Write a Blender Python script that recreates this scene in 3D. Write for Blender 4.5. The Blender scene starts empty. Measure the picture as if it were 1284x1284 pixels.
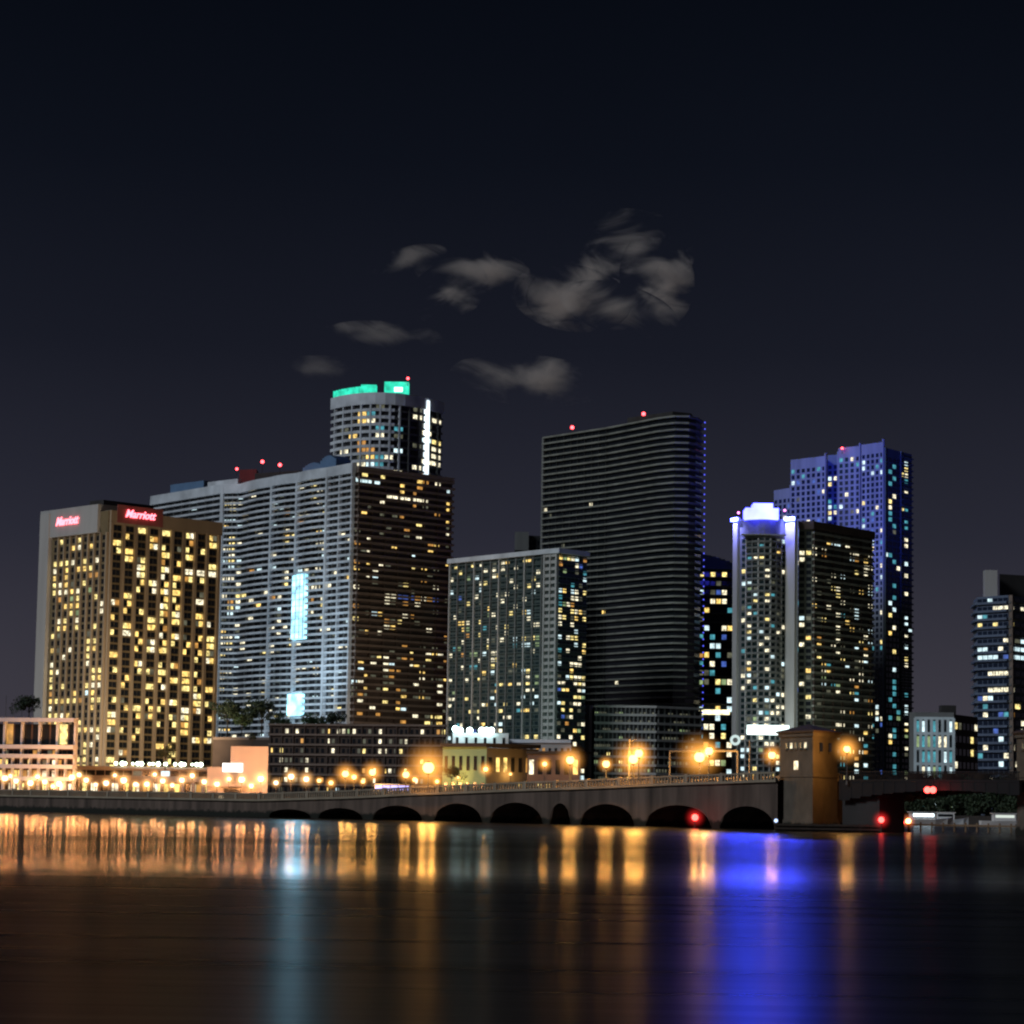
import bpy, math, random
from math import radians, sin, cos, pi, tan, sqrt
from mathutils import Matrix, Vector

random.seed(7)
SC = bpy.context.scene
COL = SC.collection

# ------------------------------------------------------------------ camera
CAM_H = 3.0
FPX = 3300.0
PITCH, ROLL = math.atan(365 / FPX), radians(0.9)
cam_data = bpy.data.cameras.new('camera')
cam = bpy.data.objects.new('camera', cam_data)
COL.objects.link(cam)
cam_data.sensor_width = 36.0
cam_data.lens = 36.0 * FPX / 1284.0
cam_data.clip_start = 0.5
cam_data.clip_end = 30000
RM = Matrix.Rotation(radians(90) + PITCH, 3, 'X') @ Matrix.Rotation(ROLL, 3, 'Z')
cam.matrix_world = Matrix.Translation((0, 0, CAM_H)) @ RM.to_4x4()
SC.camera = cam

# ------------------------------------------------------------------ night sky
world = bpy.data.worlds.new('World')
SC.world = world
world.use_nodes = True
wn = world.node_tree
for n in list(wn.nodes):
    wn.nodes.remove(n)
wo = wn.nodes.new('ShaderNodeOutputWorld')
bg = wn.nodes.new('ShaderNodeBackground')
tc = wn.nodes.new('ShaderNodeTexCoord')
sp = wn.nodes.new('ShaderNodeSeparateXYZ')
rp = wn.nodes.new('ShaderNodeValToRGB')
wn.links.new(tc.outputs['Generated'], sp.inputs[0])
wn.links.new(sp.outputs['Z'], rp.inputs[0])
sn = wn.nodes.new('ShaderNodeTexNoise')
sn.inputs['Scale'].default_value = 3.0
sn.inputs['Detail'].default_value = 3
wn.links.new(tc.outputs['Generated'], sn.inputs['Vector'])
sm = wn.nodes.new('ShaderNodeMapRange')
sm.inputs['To Min'].default_value = .72
sm.inputs['To Max'].default_value = 1.28
wn.links.new(sn.outputs['Fac'], sm.inputs['Value'])
sv = wn.nodes.new('ShaderNodeVectorMath')
sv.operation = 'SCALE'
wn.links.new(rp.outputs[0], sv.inputs[0])
wn.links.new(sm.outputs[0], sv.inputs['Scale'])
wn.links.new(sv.outputs[0], bg.inputs['Color'])
wn.links.new(bg.outputs[0], wo.inputs[0])
bg.inputs['Strength'].default_value = 1.0
cr = rp.color_ramp
SKY = [(0.0, (.056, .048, .060)), (0.04, (.043, .040, .053)), (0.10, (.0215, .0220, .0340)),
       (0.17, (.0092, .0105, .0180)), (0.24, (.0042, .0056, .0105)), (0.32, (.0018, .0028, .0056)), (1.0, (.0015, .002, .0045))]
cr.elements[0].position = SKY[0][0]
cr.elements[0].color = SKY[0][1] + (1,)
cr.elements[1].position = SKY[-1][0]
cr.elements[1].color = SKY[-1][1] + (1,)
for p, c in SKY[1:-1]:
    e = cr.elements.new(p)
    e.color = c + (1,)

# the only sun lamp, added as a stand-in for the city glow: from the left, a little behind the camera
city_glow_d = bpy.data.lights.new('moon', 'SUN')  # stand-in for the city glow, not a moon
city_glow_d.energy = 1.1
city_glow_d.color = (.80, .90, 1.0)
city_glow_d.angle = radians(12)
moon = bpy.data.objects.new('moon', city_glow_d)  # the added city glow lamp
COL.objects.link(moon)
GLOW_DIR = Vector((0.66, 0.58, -0.50))
moon.rotation_euler = GLOW_DIR.to_track_quat('-Z', 'Y').to_euler()
moon.location = (-300, -50, 300)

SC.view_settings.view_transform = 'Standard'
SC.view_settings.look = 'None'
SC.view_settings.exposure = 0.0
SC.view_settings.gamma = 1.0
SC.cycles.sample_clamp_indirect = 6.0
SC.cycles.max_bounces = 6
SC.cycles.volume_bounces = 3
SC.cycles.volume_step_rate = .4
SC.cycles.filter_width = 2.2


# ------------------------------------------------------------------ helpers
def W(px, py, d):
    """world point seen at pixel (px, py) of the 1284 px photograph, at depth y = d"""
    v = RM @ Vector(((px - 642) / FPX, -(py - 642) / FPX, -1.0))
    v *= d / v.y
    return Vector((v.x, v.y, v.z + CAM_H))


def F(px, d, py=900):
    w = W(px, py, d)
    return Vector((w.x, w.y))


def ZZ(px, py, d):
    return W(px, py, d).z


MATS = {}


def nodes_of(name):
    m = bpy.data.materials.new(name)
    m.use_nodes = True
    nt = m.node_tree
    return m, nt, nt.nodes['Principled BSDF']


def mat(name, col, rough=0.8, metal=0.0, var=0.25, scale=0.15, spec=0.4, streak=False):
    if name in MATS:
        return MATS[name]
    m, nt, p = nodes_of(name)
    p.inputs['Roughness'].default_value = rough
    p.inputs['Metallic'].default_value = metal
    p.inputs['Specular IOR Level'].default_value = spec
    g = nt.nodes.new('ShaderNodeNewGeometry')
    mp = nt.nodes.new('ShaderNodeMapping')
    nt.links.new(g.outputs['Position'], mp.inputs['Vector'])
    if streak:
        mp.inputs['Scale'].default_value = (1, 1, .12)
    nz = nt.nodes.new('ShaderNodeTexNoise')
    nz.inputs['Scale'].default_value = scale
    nz.inputs['Detail'].default_value = 6
    nt.links.new(mp.outputs[0], nz.inputs['Vector'])
    r = nt.nodes.new('ShaderNodeMapRange')
    r.inputs['From Min'].default_value = .25
    r.inputs['From Max'].default_value = .75
    r.inputs['To Min'].default_value = 1 - var
    r.inputs['To Max'].default_value = 1 + var
    nt.links.new(nz.outputs['Fac'], r.inputs['Value'])
    mx = nt.nodes.new('ShaderNodeVectorMath')
    mx.operation = 'SCALE'
    mx.inputs[0].default_value = col
    nt.links.new(r.outputs[0], mx.inputs['Scale'])
    nt.links.new(mx.outputs[0], p.inputs['Base Color'])
    MATS[name] = m
    return m


def glass(name, col=(.012, .015, .018), rough=.12):
    if name in MATS:
        return MATS[name]
    m, nt, p = nodes_of(name)
    p.inputs['Base Color'].default_value = col + (1,)
    p.inputs['Roughness'].default_value = rough
    p.inputs['IOR'].default_value = 1.5
    MATS[name] = m
    return m


def emit(name, col, strength, var=0.0, scale=.55, sample=True, base=(.05, .05, .05)):
    if name in MATS:
        return MATS[name]
    m, nt, p = nodes_of(name)
    p.inputs['Base Color'].default_value = base + (1,)
    p.inputs['Emission Color'].default_value = col + (1,)
    p.inputs['Emission Strength'].default_value = strength
    if var:
        g = nt.nodes.new('ShaderNodeNewGeometry')
        nz = nt.nodes.new('ShaderNodeTexNoise')
        nz.inputs['Scale'].default_value = scale
        nz.inputs['Detail'].default_value = 2
        nt.links.new(g.outputs['Position'], nz.inputs['Vector'])
        r = nt.nodes.new('ShaderNodeMapRange')
        r.inputs['From Min'].default_value = .3
        r.inputs['From Max'].default_value = .7
        r.inputs['To Min'].default_value = strength * (1 - var)
        r.inputs['To Max'].default_value = strength * (1 + var)
        nt.links.new(nz.outputs['Fac'], r.inputs['Value'])
        nt.links.new(r.outputs[0], p.inputs['Emission Strength'])
    if not sample:
        m.cycles.emission_sampling = 'NONE'
    MATS[name] = m
    return m


class MB:
    """collects boxes, prisms, tubes and quads and links them as ONE mesh object"""

    def __init__(s):
        s.v, s.f, s.m = [], [], []

    def quad(s, a, b, c, d, mi=0):
        i = len(s.v)
        s.v += [tuple(a), tuple(b), tuple(c), tuple(d)]
        s.f.append((i, i + 1, i + 2, i + 3))
        s.m.append(mi)

    def prism(s, pts, z0, z1, mi=0, zt=None):
        """closed prism over plan points; zt gives one top height per point"""
        n = len(pts)
        i = len(s.v)
        for k, p in enumerate(pts):
            s.v.append((p[0], p[1], z0))
        for k, p in enumerate(pts):
            s.v.append((p[0], p[1], zt[k] if zt else z1))
        for k in range(n):
            k2 = (k + 1) % n
            s.f.append((i + k, i + k2, i + n + k2, i + n + k))
            s.m.append(mi)
        s.f.append(tuple(i + n + k for k in range(n)))
        s.m.append(mi)
        s.f.append(tuple(i + k for k in reversed(range(n))))
        s.m.append(mi)

    def obox(s, o, t, n, u0, u1, w0, w1, z0, z1, mi=0):
        """box on a facade frame: o plan origin, t along, n outwards"""
        pts = [o + t * u0 + n * w1, o + t * u1 + n * w1, o + t * u1 + n * w0, o + t * u0 + n * w0]
        s.prism(pts, z0, z1, mi)

    def box(s, c, size, mi=0, rz=0.0):
        t = Vector((cos(rz), sin(rz)))
        n = Vector((-sin(rz), cos(rz)))
        o = Vector((c[0], c[1]))
        s.obox(o, t, n, -size[0] / 2, size[0] / 2, -size[1] / 2, size[1] / 2, c[2] - size[2] / 2, c[2] + size[2] / 2, mi)

    def tube(s, a, b, r0, r1=None, seg=8, mi=0):
        a, b = Vector(a), Vector(b)
        r1 = r0 if r1 is None else r1
        d = (b - a).normalized()
        up = Vector((0, 0, 1)) if abs(d.z) < .9 else Vector((1, 0, 0))
        x = d.cross(up).normalized()
        y = d.cross(x)
        i = len(s.v)
        for c, r in ((a, r0), (b, r1)):
            for k in range(seg):
                an = 2 * pi * k / seg
                s.v.append(tuple(c + x * (r * cos(an)) + y * (r * sin(an))))
        for k in range(seg):
            k2 = (k + 1) % seg
            s.f.append((i + k, i + k2, i + seg + k2, i + seg + k))
            s.m.append(mi)
        s.f.append(tuple(i + k for k in reversed(range(seg))))
        s.m.append(mi)
        s.f.append(tuple(i + seg + k for k in range(seg)))
        s.m.append(mi)

    def ball(s, c, r, seg=10, rings=6, mi=0, sz=1.0):
        i = len(s.v)
        for a in range(rings + 1):
            th = pi * a / rings
            for k in range(seg):
                an = 2 * pi * k / seg
                s.v.append((c[0] + r * sin(th) * cos(an), c[1] + r * sin(th) * sin(an), c[2] + sz * r * cos(th)))
        for a in range(rings):
            for k in range(seg):
                k2 = (k + 1) % seg
                s.f.append((i + a * seg + k, i + (a + 1) * seg + k, i + (a + 1) * seg + k2, i + a * seg + k2))
                s.m.append(mi)

    def build(s, name, mats, parent=None, smooth=False, off=None):
        me = bpy.data.meshes.new(name)
        vs = s.v
        if off is not None:
            vs = [(x - off[0], y - off[1], z - off[2]) for x, y, z in vs]
        me.from_pydata(vs, [], s.f)
        if not isinstance(mats, (list, tuple)):
            mats = [mats]
        for m in mats:
            me.materials.append(m)
        me.polygons.foreach_set('material_index', s.m)
        if smooth:
            me.polygons.foreach_set('use_smooth', [True] * len(s.f))
        me.update()
        o = bpy.data.objects.new(name, me)
        COL.objects.link(o)
        if parent is not None:
            o.parent = parent
        return o


def tag(o, label=None, cat=None, group=None, kind=None):
    if label:
        o['label'] = label
    if cat:
        o['category'] = cat
    if group:
        o['group'] = group
    if kind:
        o['kind'] = kind
    return o


def empty(name, loc, rz=0.0, label=None, cat=None, group=None):
    o = bpy.data.objects.new(name, None)
    o.location = loc
    o.rotation_euler = (0, 0, rz)
    COL.objects.link(o)
    o.empty_display_size = 1
    return tag(o, label, cat, group)


def copy_tree(o, parent=None):
    c = o.copy()
    COL.objects.link(c)
    if parent is not None:
        c.parent = parent
    for ch in list(o.children):
        copy_tree(ch, c)
    return c


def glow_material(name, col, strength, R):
    """glow ball added round a lamp to imitate its bloom, fading towards the edge"""
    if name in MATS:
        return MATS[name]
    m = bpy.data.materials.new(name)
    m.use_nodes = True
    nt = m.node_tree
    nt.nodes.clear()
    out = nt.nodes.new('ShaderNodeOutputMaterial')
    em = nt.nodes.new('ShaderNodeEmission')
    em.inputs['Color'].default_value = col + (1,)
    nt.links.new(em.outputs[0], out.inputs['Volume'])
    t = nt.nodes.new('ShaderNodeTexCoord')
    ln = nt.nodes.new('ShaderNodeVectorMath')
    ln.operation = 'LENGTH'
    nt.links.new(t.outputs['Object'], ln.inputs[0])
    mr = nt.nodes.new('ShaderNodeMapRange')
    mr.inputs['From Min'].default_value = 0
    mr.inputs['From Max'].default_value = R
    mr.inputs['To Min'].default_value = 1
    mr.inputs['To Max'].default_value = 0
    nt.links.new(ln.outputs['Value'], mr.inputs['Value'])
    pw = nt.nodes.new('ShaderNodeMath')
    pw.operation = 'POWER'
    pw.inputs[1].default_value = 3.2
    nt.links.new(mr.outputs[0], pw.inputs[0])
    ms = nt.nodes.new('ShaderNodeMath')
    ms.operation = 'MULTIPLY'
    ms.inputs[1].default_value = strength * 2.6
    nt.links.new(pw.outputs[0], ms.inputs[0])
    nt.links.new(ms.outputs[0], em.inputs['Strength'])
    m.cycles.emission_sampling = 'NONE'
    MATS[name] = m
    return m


# ------------------------------------------------------------------ palette
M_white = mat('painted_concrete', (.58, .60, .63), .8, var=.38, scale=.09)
M_pale = mat('pale_stucco', (.42, .40, .38), .85, var=.15, streak=True)
M_grey = mat('grey_concrete', (.16, .16, .155), .85, var=.2, streak=True)
M_olive = mat('olive_slab', (.23, .23, .195), .8, var=.4)
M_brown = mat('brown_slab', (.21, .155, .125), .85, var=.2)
M_dbrown = mat('dark_brown_wall', (.075, .052, .042), .85, var=.25)
M_hotelpier = mat('taupe_pier', (.34, .26, .175), .85, var=.15, streak=True)
M_hotelwall = mat('taupe_spandrel', (.18, .13, .065), .85, var=.2)
M_beige = mat('beige_stucco', (.36, .34, .33), .85, var=.12, streak=True)
M_pink = mat('pinkish_stucco', (.38, .45, .55), .85, var=.12)
M_teal = mat('teal_wall', (.065, .085, .08), .8, var=.2)
M_greenwall = mat('yellow_green_stucco', (.20, .33, .21), .85, var=.12, streak=True)
M_charcoal = mat('charcoal_wall', (.028, .028, .03), .8, var=.25)
M_bluegrey = mat('blue_grey_wall', (.12, .15, .22), .7, var=.2)
M_roof = mat('dark_roof', (.04, .036, .034), .9, var=.3)
M_redbox = mat('beacon_red_penthouse', (.16, .02, .022), .8)  # the beacons' red light is put into this colour
M_blueroof = mat('blue_metal_roof', (.13, .22, .36), .45, var=.15)
M_bridge = mat('old_concrete', (.115, .080, .062), .9, var=.6, scale=.5, streak=True)
M_balus = mat('balustrade_concrete', (.30, .24, .17), .85, var=.2, scale=.4)
M_house = mat('bridge_house_stone', (.125, .10, .075), .9, var=.25, scale=.6)
M_tile = mat('roof_tile', (.07, .045, .035), .85, var=.3, scale=2)
M_steel = mat('dark_steel', (.020, .017, .017), .6, .3, var=.25)
M_galv = mat('galvanised_steel', (.15, .14, .13), .5, .4, var=.15)
M_pole = mat('lamp_post_paint', (.06, .06, .06), .5, .2)
M_wood = mat('fender_timber', (.045, .033, .025), .9, var=.4, scale=1.2)
M_bark = mat('bark', (.05, .04, .03), .9, var=.3, scale=1)
M_leaf = mat('leaf_dark', (.035, .055, .028), .7, var=.45, scale=.5)
M_leaf2 = mat('leaf_green', (.05, .095, .04), .7, var=.45, scale=.5)
M_asph = mat('asphalt', (.05, .05, .05), .9, var=.2, scale=.8)
M_land = mat('land_ground', (.05, .046, .04), .95, var=.35, scale=.05)
M_hull = mat('white_hull', (.7, .7, .7), .35, var=.06)
G_dark = glass('dark_glass')
G_blue = glass('blue_glass', (.012, .02, .04))
G_teal = glass('teal_glass', (.012, .028, .03))

E = [
    emit('window_warm', (1, .66, .18), 1.2, .8, .9, sample=False),
    emit('window_yellow', (1, .79, .28), 1.2, .8, .9, sample=False),
    emit('window_white', (1, .90, .62), 1.15, .8, .9, sample=False),
    emit('window_cool', (.72, .95, 1.0), 1.1, .5, sample=False),
    emit('window_cyan', (.12, .55, .66), .55, .5, sample=False),
    emit('window_amber', (.95, .45, .10), .6, .5, sample=False),
    emit('window_faint', (.30, .30, .20), .30, .6, sample=False),
    emit('window_blue', (.10, .20, .75), .55, .5, sample=False),
    emit('window_green', (.55, .75, .35), .45, .5, sample=False),
]
E_lamp = emit('sodium_lamp', (1, .50, .12), 110)
E_lampw = emit('white_lamp', (1, .62, .28), 120)
E_globe = emit('sodium_globe', (1, .62, .22), 3.2, sample=False)
E_globew = emit('promenade_globe', (1, .76, .46), 3.0, sample=False)
E_red = emit('red_beacon', (1, .06, .07), 9)
E_redl = emit('red_letters', (1, .16, .20), 4.5)
E_cyan = emit('cyan_glass_light', (.36, .80, 1.0), 2.2, .65, scale=.22)
E_crown = emit('blue_crown_light', (.10, .14, 1.0), 25)
E_crownw = emit('white_crown_light', (.055, .062, 1.0), 16, .3, scale=.1)
E_teal = emit('teal_crown_light', (.02, .62, .40), 1.3, .4, scale=.3)
E_strip = emit('white_strip_light', (.80, .93, 1.0), 1.8, .3, scale=.12)
E_bluedot = emit('blue_edge_light', (.10, .12, 1.0), 1.6)
E_canopy = emit('canopy_light', (.80, 1.0, .97), 2.4, .4, scale=.2)
E_shop = emit('shopfront_light', (1, .80, .50), 2.6, .6, scale=.25)
E_red2 = emit('navigation_red', (1, .05, .04), 10)
E_amb = emit('navigation_amber', (1, .35, .10), 14)
E_navw = emit('navigation_white', (1, .95, .85), 10)


def tide_stain(m):
    """dark weed band up to the high-water mark on a wall standing in the water"""
    nt = m.node_tree
    p = nt.nodes['Principled BSDF']
    src = p.inputs['Base Color'].links[0].from_socket
    g = nt.nodes.new('ShaderNodeNewGeometry')
    sx = nt.nodes.new('ShaderNodeSeparateXYZ')
    nt.links.new(g.outputs['Position'], sx.inputs[0])
    nz = nt.nodes.new('ShaderNodeTexNoise')
    nz.inputs['Scale'].default_value = .9
    nz.inputs['Detail'].default_value = 5
    nt.links.new(g.outputs['Position'], nz.inputs['Vector'])
    ad = nt.nodes.new('ShaderNodeMath')
    ad.operation = 'MULTIPLY_ADD'
    ad.inputs[1].default_value = -1.3
    nt.links.new(nz.outputs['Fac'], ad.inputs[0])
    nt.links.new(sx.outputs['Z'], ad.inputs[2])
    mr = nt.nodes.new('ShaderNodeMapRange')
    mr.inputs['From Min'].default_value = .1
    mr.inputs['From Max'].default_value = .5
    nt.links.new(ad.outputs[0], mr.inputs['Value'])
    mx = nt.nodes.new('ShaderNodeMix')
    mx.data_type = 'RGBA'
    nt.links.new(mr.outputs[0], mx.inputs['Factor'])
    mx.inputs[6].default_value = (.014, .015, .010, 1)
    nt.links.new(src, mx.inputs[7])
    nt.links.new(mx.outputs[2], p.inputs['Base Color'])


tide_stain(M_bridge)
tide_stain(M_house)


# ------------------------------------------------------------------ building kit
class Building:
    MAXW = 92

    def __init__(s, name, at, label, cat='building', group=None):
        s.root = empty(name, (at[0], at[1], 1.2), 0, label, cat, group)
        s.off = (at[0], at[1], 1.2)
        s.lit, s.dark = [], []

    def add(s, mb, name, mats, parent=None, smooth=False):
        o = mb.build(name, mats, None, smooth, s.off)
        o.parent = parent or s.root
        return o

    def face(s, A, B, z0, z1, nf, nc, lit, wu=(.12, .88), wv=(.18, .82), sub=1, pal=None, proud=.08, darkwin=True):
        """window cells on the wall from A to B (left to right seen from outside)"""
        t = (B - A)
        L = t.length
        t = t / L
        n = Vector((t.y, -t.x))
        cw, ch = L / nc, (z1 - z0) / nf
        for r in range(nf):
            for c in range(nc):
                for q in range(sub):
                    a0 = wu[0] + (wu[1] - wu[0]) * q / sub + (.03 if q else 0)
                    a1 = wu[0] + (wu[1] - wu[0]) * (q + 1) / sub
                    u0, u1 = (c + a0) * cw, (c + a1) * cw
                    w0, w1 = z0 + (r + wv[0]) * ch, z0 + (r + wv[1]) * ch
                    e = lit(r / nf, (c + .5) / nc, r, c, q)
                    k = None
                    if e is not None:
                        k = e if e >= 0 else random.choices(range(len(E)), pal)[0]
                    item = (A, t, n, u0, u1, w0, w1, proud, k)
                    if k is None:
                        if darkwin:
                            s.dark.append(item)
                    else:
                        s.lit.append(item)

    def windows(s, dark=None):
        def put(mb, it, mi):
            A, t, n, u0, u1, w0, w1, pr, k = it
            mb.obox(A, t, n, u0, u1, -.05, pr, w0, w1, mi)
        random.shuffle(s.lit)
        s.lit.sort(key=lambda it: -((it[4] - it[3]) * (it[6] - it[5])) * (1 if it[8] in (0, 1, 2, 3) else .4))
        for it in s.lit[:s.MAXW]:
            mb = MB()
            put(mb, it, 0)
            s.add(mb, 'window', E[it[8]])
        rest = s.lit[s.MAXW:]
        if rest or s.dark:
            mb = MB()
            for it in rest:
                put(mb, it, it[8] + 1)
            for it in s.dark:
                put(mb, it, 0)
            o = s.add(mb, 'window', [dark or G_dark] + E)
            o['kind'] = 'stuff'

    def body(s, poly, z0, z1, m, name='wall', back=28, parent=None, zt=None):
        """prism from a visible plan polyline closed towards the back"""
        pts = [Vector(p) for p in poly]
        dr = Vector((pts[-1].x - pts[0].x, pts[-1].y - pts[0].y)).normalized()
        # the unseen sides run straight back from the street, drawn in slightly
        b1 = pts[-1] + pts[-1].normalized() * back - dr * 2.0
        b0 = pts[0] + pts[0].normalized() * back + dr * 2.0
        full = pts + [b1, b0]
        mb = MB()
        mb.prism(full, z0, z1)
        return s.add(mb, name, m, parent)

    def slab(s, poly, z, th, dep, m, name='balcony', inset=.3, parent=None):
        pts = [Vector(p) for p in poly]
        nn = []
        for i in range(len(pts)):
            v = Vector((0, 0))
            cnt = []
            for a, b in ((i - 1, i), (i, i + 1)):
                if a >= 0 and b < len(pts):
                    t = (pts[b] - pts[a]).normalized()
                    cnt.append(Vector((t.y, -t.x)))
            v = sum(cnt, Vector((0, 0))).normalized()
            k = 1 / max(.5, v.dot(cnt[0]))
            nn.append(v * k)
        mb = MB()
        out = [p + q * dep for p, q in zip(pts, nn)]
        inn = [p - q * inset for p, q in zip(pts, nn)]
        mb.prism(out + inn[::-1], z, z + th)
        return s.add(mb, name, m, parent)

    def pier(s, A, B, u, w, z0, z1, dep, m, name='pier'):
        t = (B - A)
        L = t.length
        t = t / L
        n = Vector((t.y, -t.x))
        mb = MB()
        mb.obox(A, t, n, u * L - w / 2, u * L + w / 2, -.2, dep, z0, z1)
        return s.add(mb, name, m)

    def beacon(s, p, h=2.0, r=1.0, m=None):
        r *= .72
        mb = MB()
        mb.tube((p[0], p[1], p[2] - h - 1), (p[0], p[1], p[2]), .15, .1, 6)
        rod = s.add(mb, 'beacon_mast', M_steel)
        mb = MB()
        mb.ball(p, r, 10, 6)
        s.add(mb, 'beacon_light', m or E_red, rod, True)


def lerp(A, B, u):
    return A + (B - A) * u


def mixlit(p, boost=None):
    def f(rv, cv, r, c, q):
        pp = p
        if boost:
            pp = p * boost(rv, cv)
        return -1 if random.random() < pp else None
    return f


def floodlight(p, target, col, power, angle, label, lens, group=None):
    r = empty('floodlight', p, 0, label, 'floodlight', group)
    d = (Vector(target) - Vector(p)).normalized()
    mb = MB()
    mb.tube((0, 0, -1.2), (0, 0, 0), .08, .08, 6)
    mb.build('bracket', M_pole, r)
    mb = MB()
    mb.tube(tuple(d * -.5), tuple(d * .3), .25, .5, 10)
    mb.build('housing', M_pole, r)
    mb = MB()
    mb.tube(tuple(d * .3), tuple(d * .36), .46, .46, 10)
    mb.build('lens', lens, r)
    ld = bpy.data.lights.new('floodlight_beam', 'SPOT')
    ld.energy = power
    ld.color = col
    ld.spot_size = radians(angle)
    ld.spot_blend = .8
    ld.shadow_soft_size = .4
    lo = bpy.data.objects.new('floodlight_beam', ld)
    COL.objects.link(lo)
    lo.parent = r
    lo.location = d * .6
    lo.rotation_euler = d.to_track_quat('-Z', 'Y').to_euler()
    return r


# ------------------------------------------------------------------ water and land
def water_material():
    m, nt, p = nodes_of('night_water')
    out = nt.nodes['Material Output']
    nt.nodes.remove(p)
    L = nt.links.new

    def node(t, **kw):
        n = nt.nodes.new(t)
        for k, v in kw.items():
            setattr(n, k, v)
        return n

    def math_(op, a, b, c=None):
        n = node('ShaderNodeMath', operation=op)
        for q, v in enumerate((a, b, c)):
            if v is None:
                continue
            if isinstance(v, (int, float)):
                n.inputs[q].default_value = v
            else:
                L(v, n.inputs[q])
        return n.outputs[0]

    def ramp(fac, stops):
        n = node('ShaderNodeValToRGB')
        e = n.color_ramp.elements
        e[0].position, e[0].color = stops[0][0] / 400, (stops[0][1],) * 3 + (1,)
        e[1].position, e[1].color = stops[-1][0] / 400, (stops[-1][1],) * 3 + (1,)
        for q, v in stops[1:-1]:
            x = e.new(q / 400)
            x.color = (v, v, v, 1)
        L(fac, n.inputs[0])
        return n.outputs[0]

    def noise(vec, scale, detail, rough):
        mp = node('ShaderNodeMapping')
        mp.inputs['Scale'].default_value = scale
        L(vec, mp.inputs['Vector'])
        n = node('ShaderNodeTexNoise')
        n.inputs['Scale'].default_value = 1
        n.inputs['Detail'].default_value = detail
        n.inputs['Roughness'].default_value = rough
        L(mp.outputs[0], n.inputs['Vector'])
        return n.outputs['Fac']
    g = node('ShaderNodeNewGeometry')
    sx = node('ShaderNodeSeparateXYZ')
    pos = g.outputs['Position']
    L(pos, sx.inputs[0])
    nz = noise(pos, (.018, .34, 1), 8, .66)
    nf = noise(pos, (.006, .045, 1), 6, .65)
    # the wind roughens the water up to about 110 m out, it lies calmer beyond
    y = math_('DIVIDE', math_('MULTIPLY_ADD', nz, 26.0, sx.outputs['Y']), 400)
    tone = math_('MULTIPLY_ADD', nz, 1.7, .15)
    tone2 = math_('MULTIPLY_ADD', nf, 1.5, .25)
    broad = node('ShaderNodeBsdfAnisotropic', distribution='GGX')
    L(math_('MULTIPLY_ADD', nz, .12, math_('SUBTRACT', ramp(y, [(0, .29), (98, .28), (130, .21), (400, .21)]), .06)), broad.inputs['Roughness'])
    L(math_('MULTIPLY', math_('MULTIPLY', ramp(y, [(0, .32), (50, .26), (98, .17), (114, .26), (124, .46), (136, .44), (154, .19), (215, .20), (285, .42), (400, .48)]), tone), tone2), broad.inputs['Color'])  # reflected glow painted as bright and dark bands by distance
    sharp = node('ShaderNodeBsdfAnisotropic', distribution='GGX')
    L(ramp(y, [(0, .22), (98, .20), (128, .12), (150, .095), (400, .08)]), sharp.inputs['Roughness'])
    L(math_('MULTIPLY', math_('MULTIPLY', ramp(y, [(0, .08), (98, .08), (114, .2), (124, .42), (136, .40), (154, .15), (215, .16), (285, .40), (400, .48)]), tone), tone2), sharp.inputs['Color'])  # same painted reflection bands in the sharp tint
    mx = node('ShaderNodeMixShader')
    mx.inputs[0].default_value = .30
    L(broad.outputs[0], mx.inputs[1])
    L(sharp.outputs[0], mx.inputs[2])
    df = node('ShaderNodeBsdfDiffuse')
    df.inputs['Color'].default_value = (.003, .005, .007, 1)
    fr = node('ShaderNodeFresnel')
    fr.inputs['IOR'].default_value = 1.33
    mf = node('ShaderNodeMixShader')
    L(fr.outputs[0], mf.inputs[0])
    L(df.outputs[0], mf.inputs[1])
    L(mx.outputs[0], mf.inputs[2])
    L(mf.outputs[0], out.inputs['Surface'])
    # long low swells, wide across the view
    bp = node('ShaderNodeBump')
    bp.inputs['Strength'].default_value = .07
    bp.inputs['Distance'].default_value = .25
    L(noise(pos, (.05, .6, 1), 5, .6), bp.inputs['Height'])
    for b_ in (broad, sharp, fr):
        L(bp.outputs[0], b_.inputs['Normal'])
    return m


mb = MB()
mb.quad((-4000, -60, 0), (4000, -60, 0), (4000, 1500, 0), (-4000, 1500, 0))
tag(mb.build('water', water_material()), kind='structure')

# bridge line (plan): straight, nearer on the right
BA, BB = F(-70, 1 / (1 / 510 + (-70 / 975) * (1 / 352 - 1 / 510)), 1005), F(975, 352, 1010)
BL = (BB - BA).length
BT = (BB - BA) / BL
BN = Vector((BT.y, -BT.x))          # towards the camera


def bridge_u(px):
    """distance along the bridge line where it is seen at column px"""
    d = 1 / (1 / 510 + (px / 975) * (1 / 352 - 1 / 510))
    return (F(px, d, 1008) - BA).dot(BT)


SHORE = [Vector((-4000, 540)), F(60, 522), F(345, 530), F(600, 545), F(960, 545), F(1300, 540), Vector((4000, 540))]
mb = MB()
pts = SHORE + [Vector((9000, 12000)), Vector((-9000, 12000))]
mb.prism(pts, -2, 1.2)
tag(mb.build('ground', M_land), kind='structure')

mb = MB()
for a, b in zip(SHORE, SHORE[1:]):
    t = (b - a).normalized()
    n = Vector((t.y, -t.x))
    mb.obox(a, t, n, 0, (b - a).length, .002, .5, -1, 1.9)
tag(mb.build('seawall', mat('seawall_concrete', (.06, .05, .045), .9, var=.35, scale=.3, streak=True)),
    'low dark concrete seawall along the far shore behind the arched bridge', 'wall')

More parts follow.
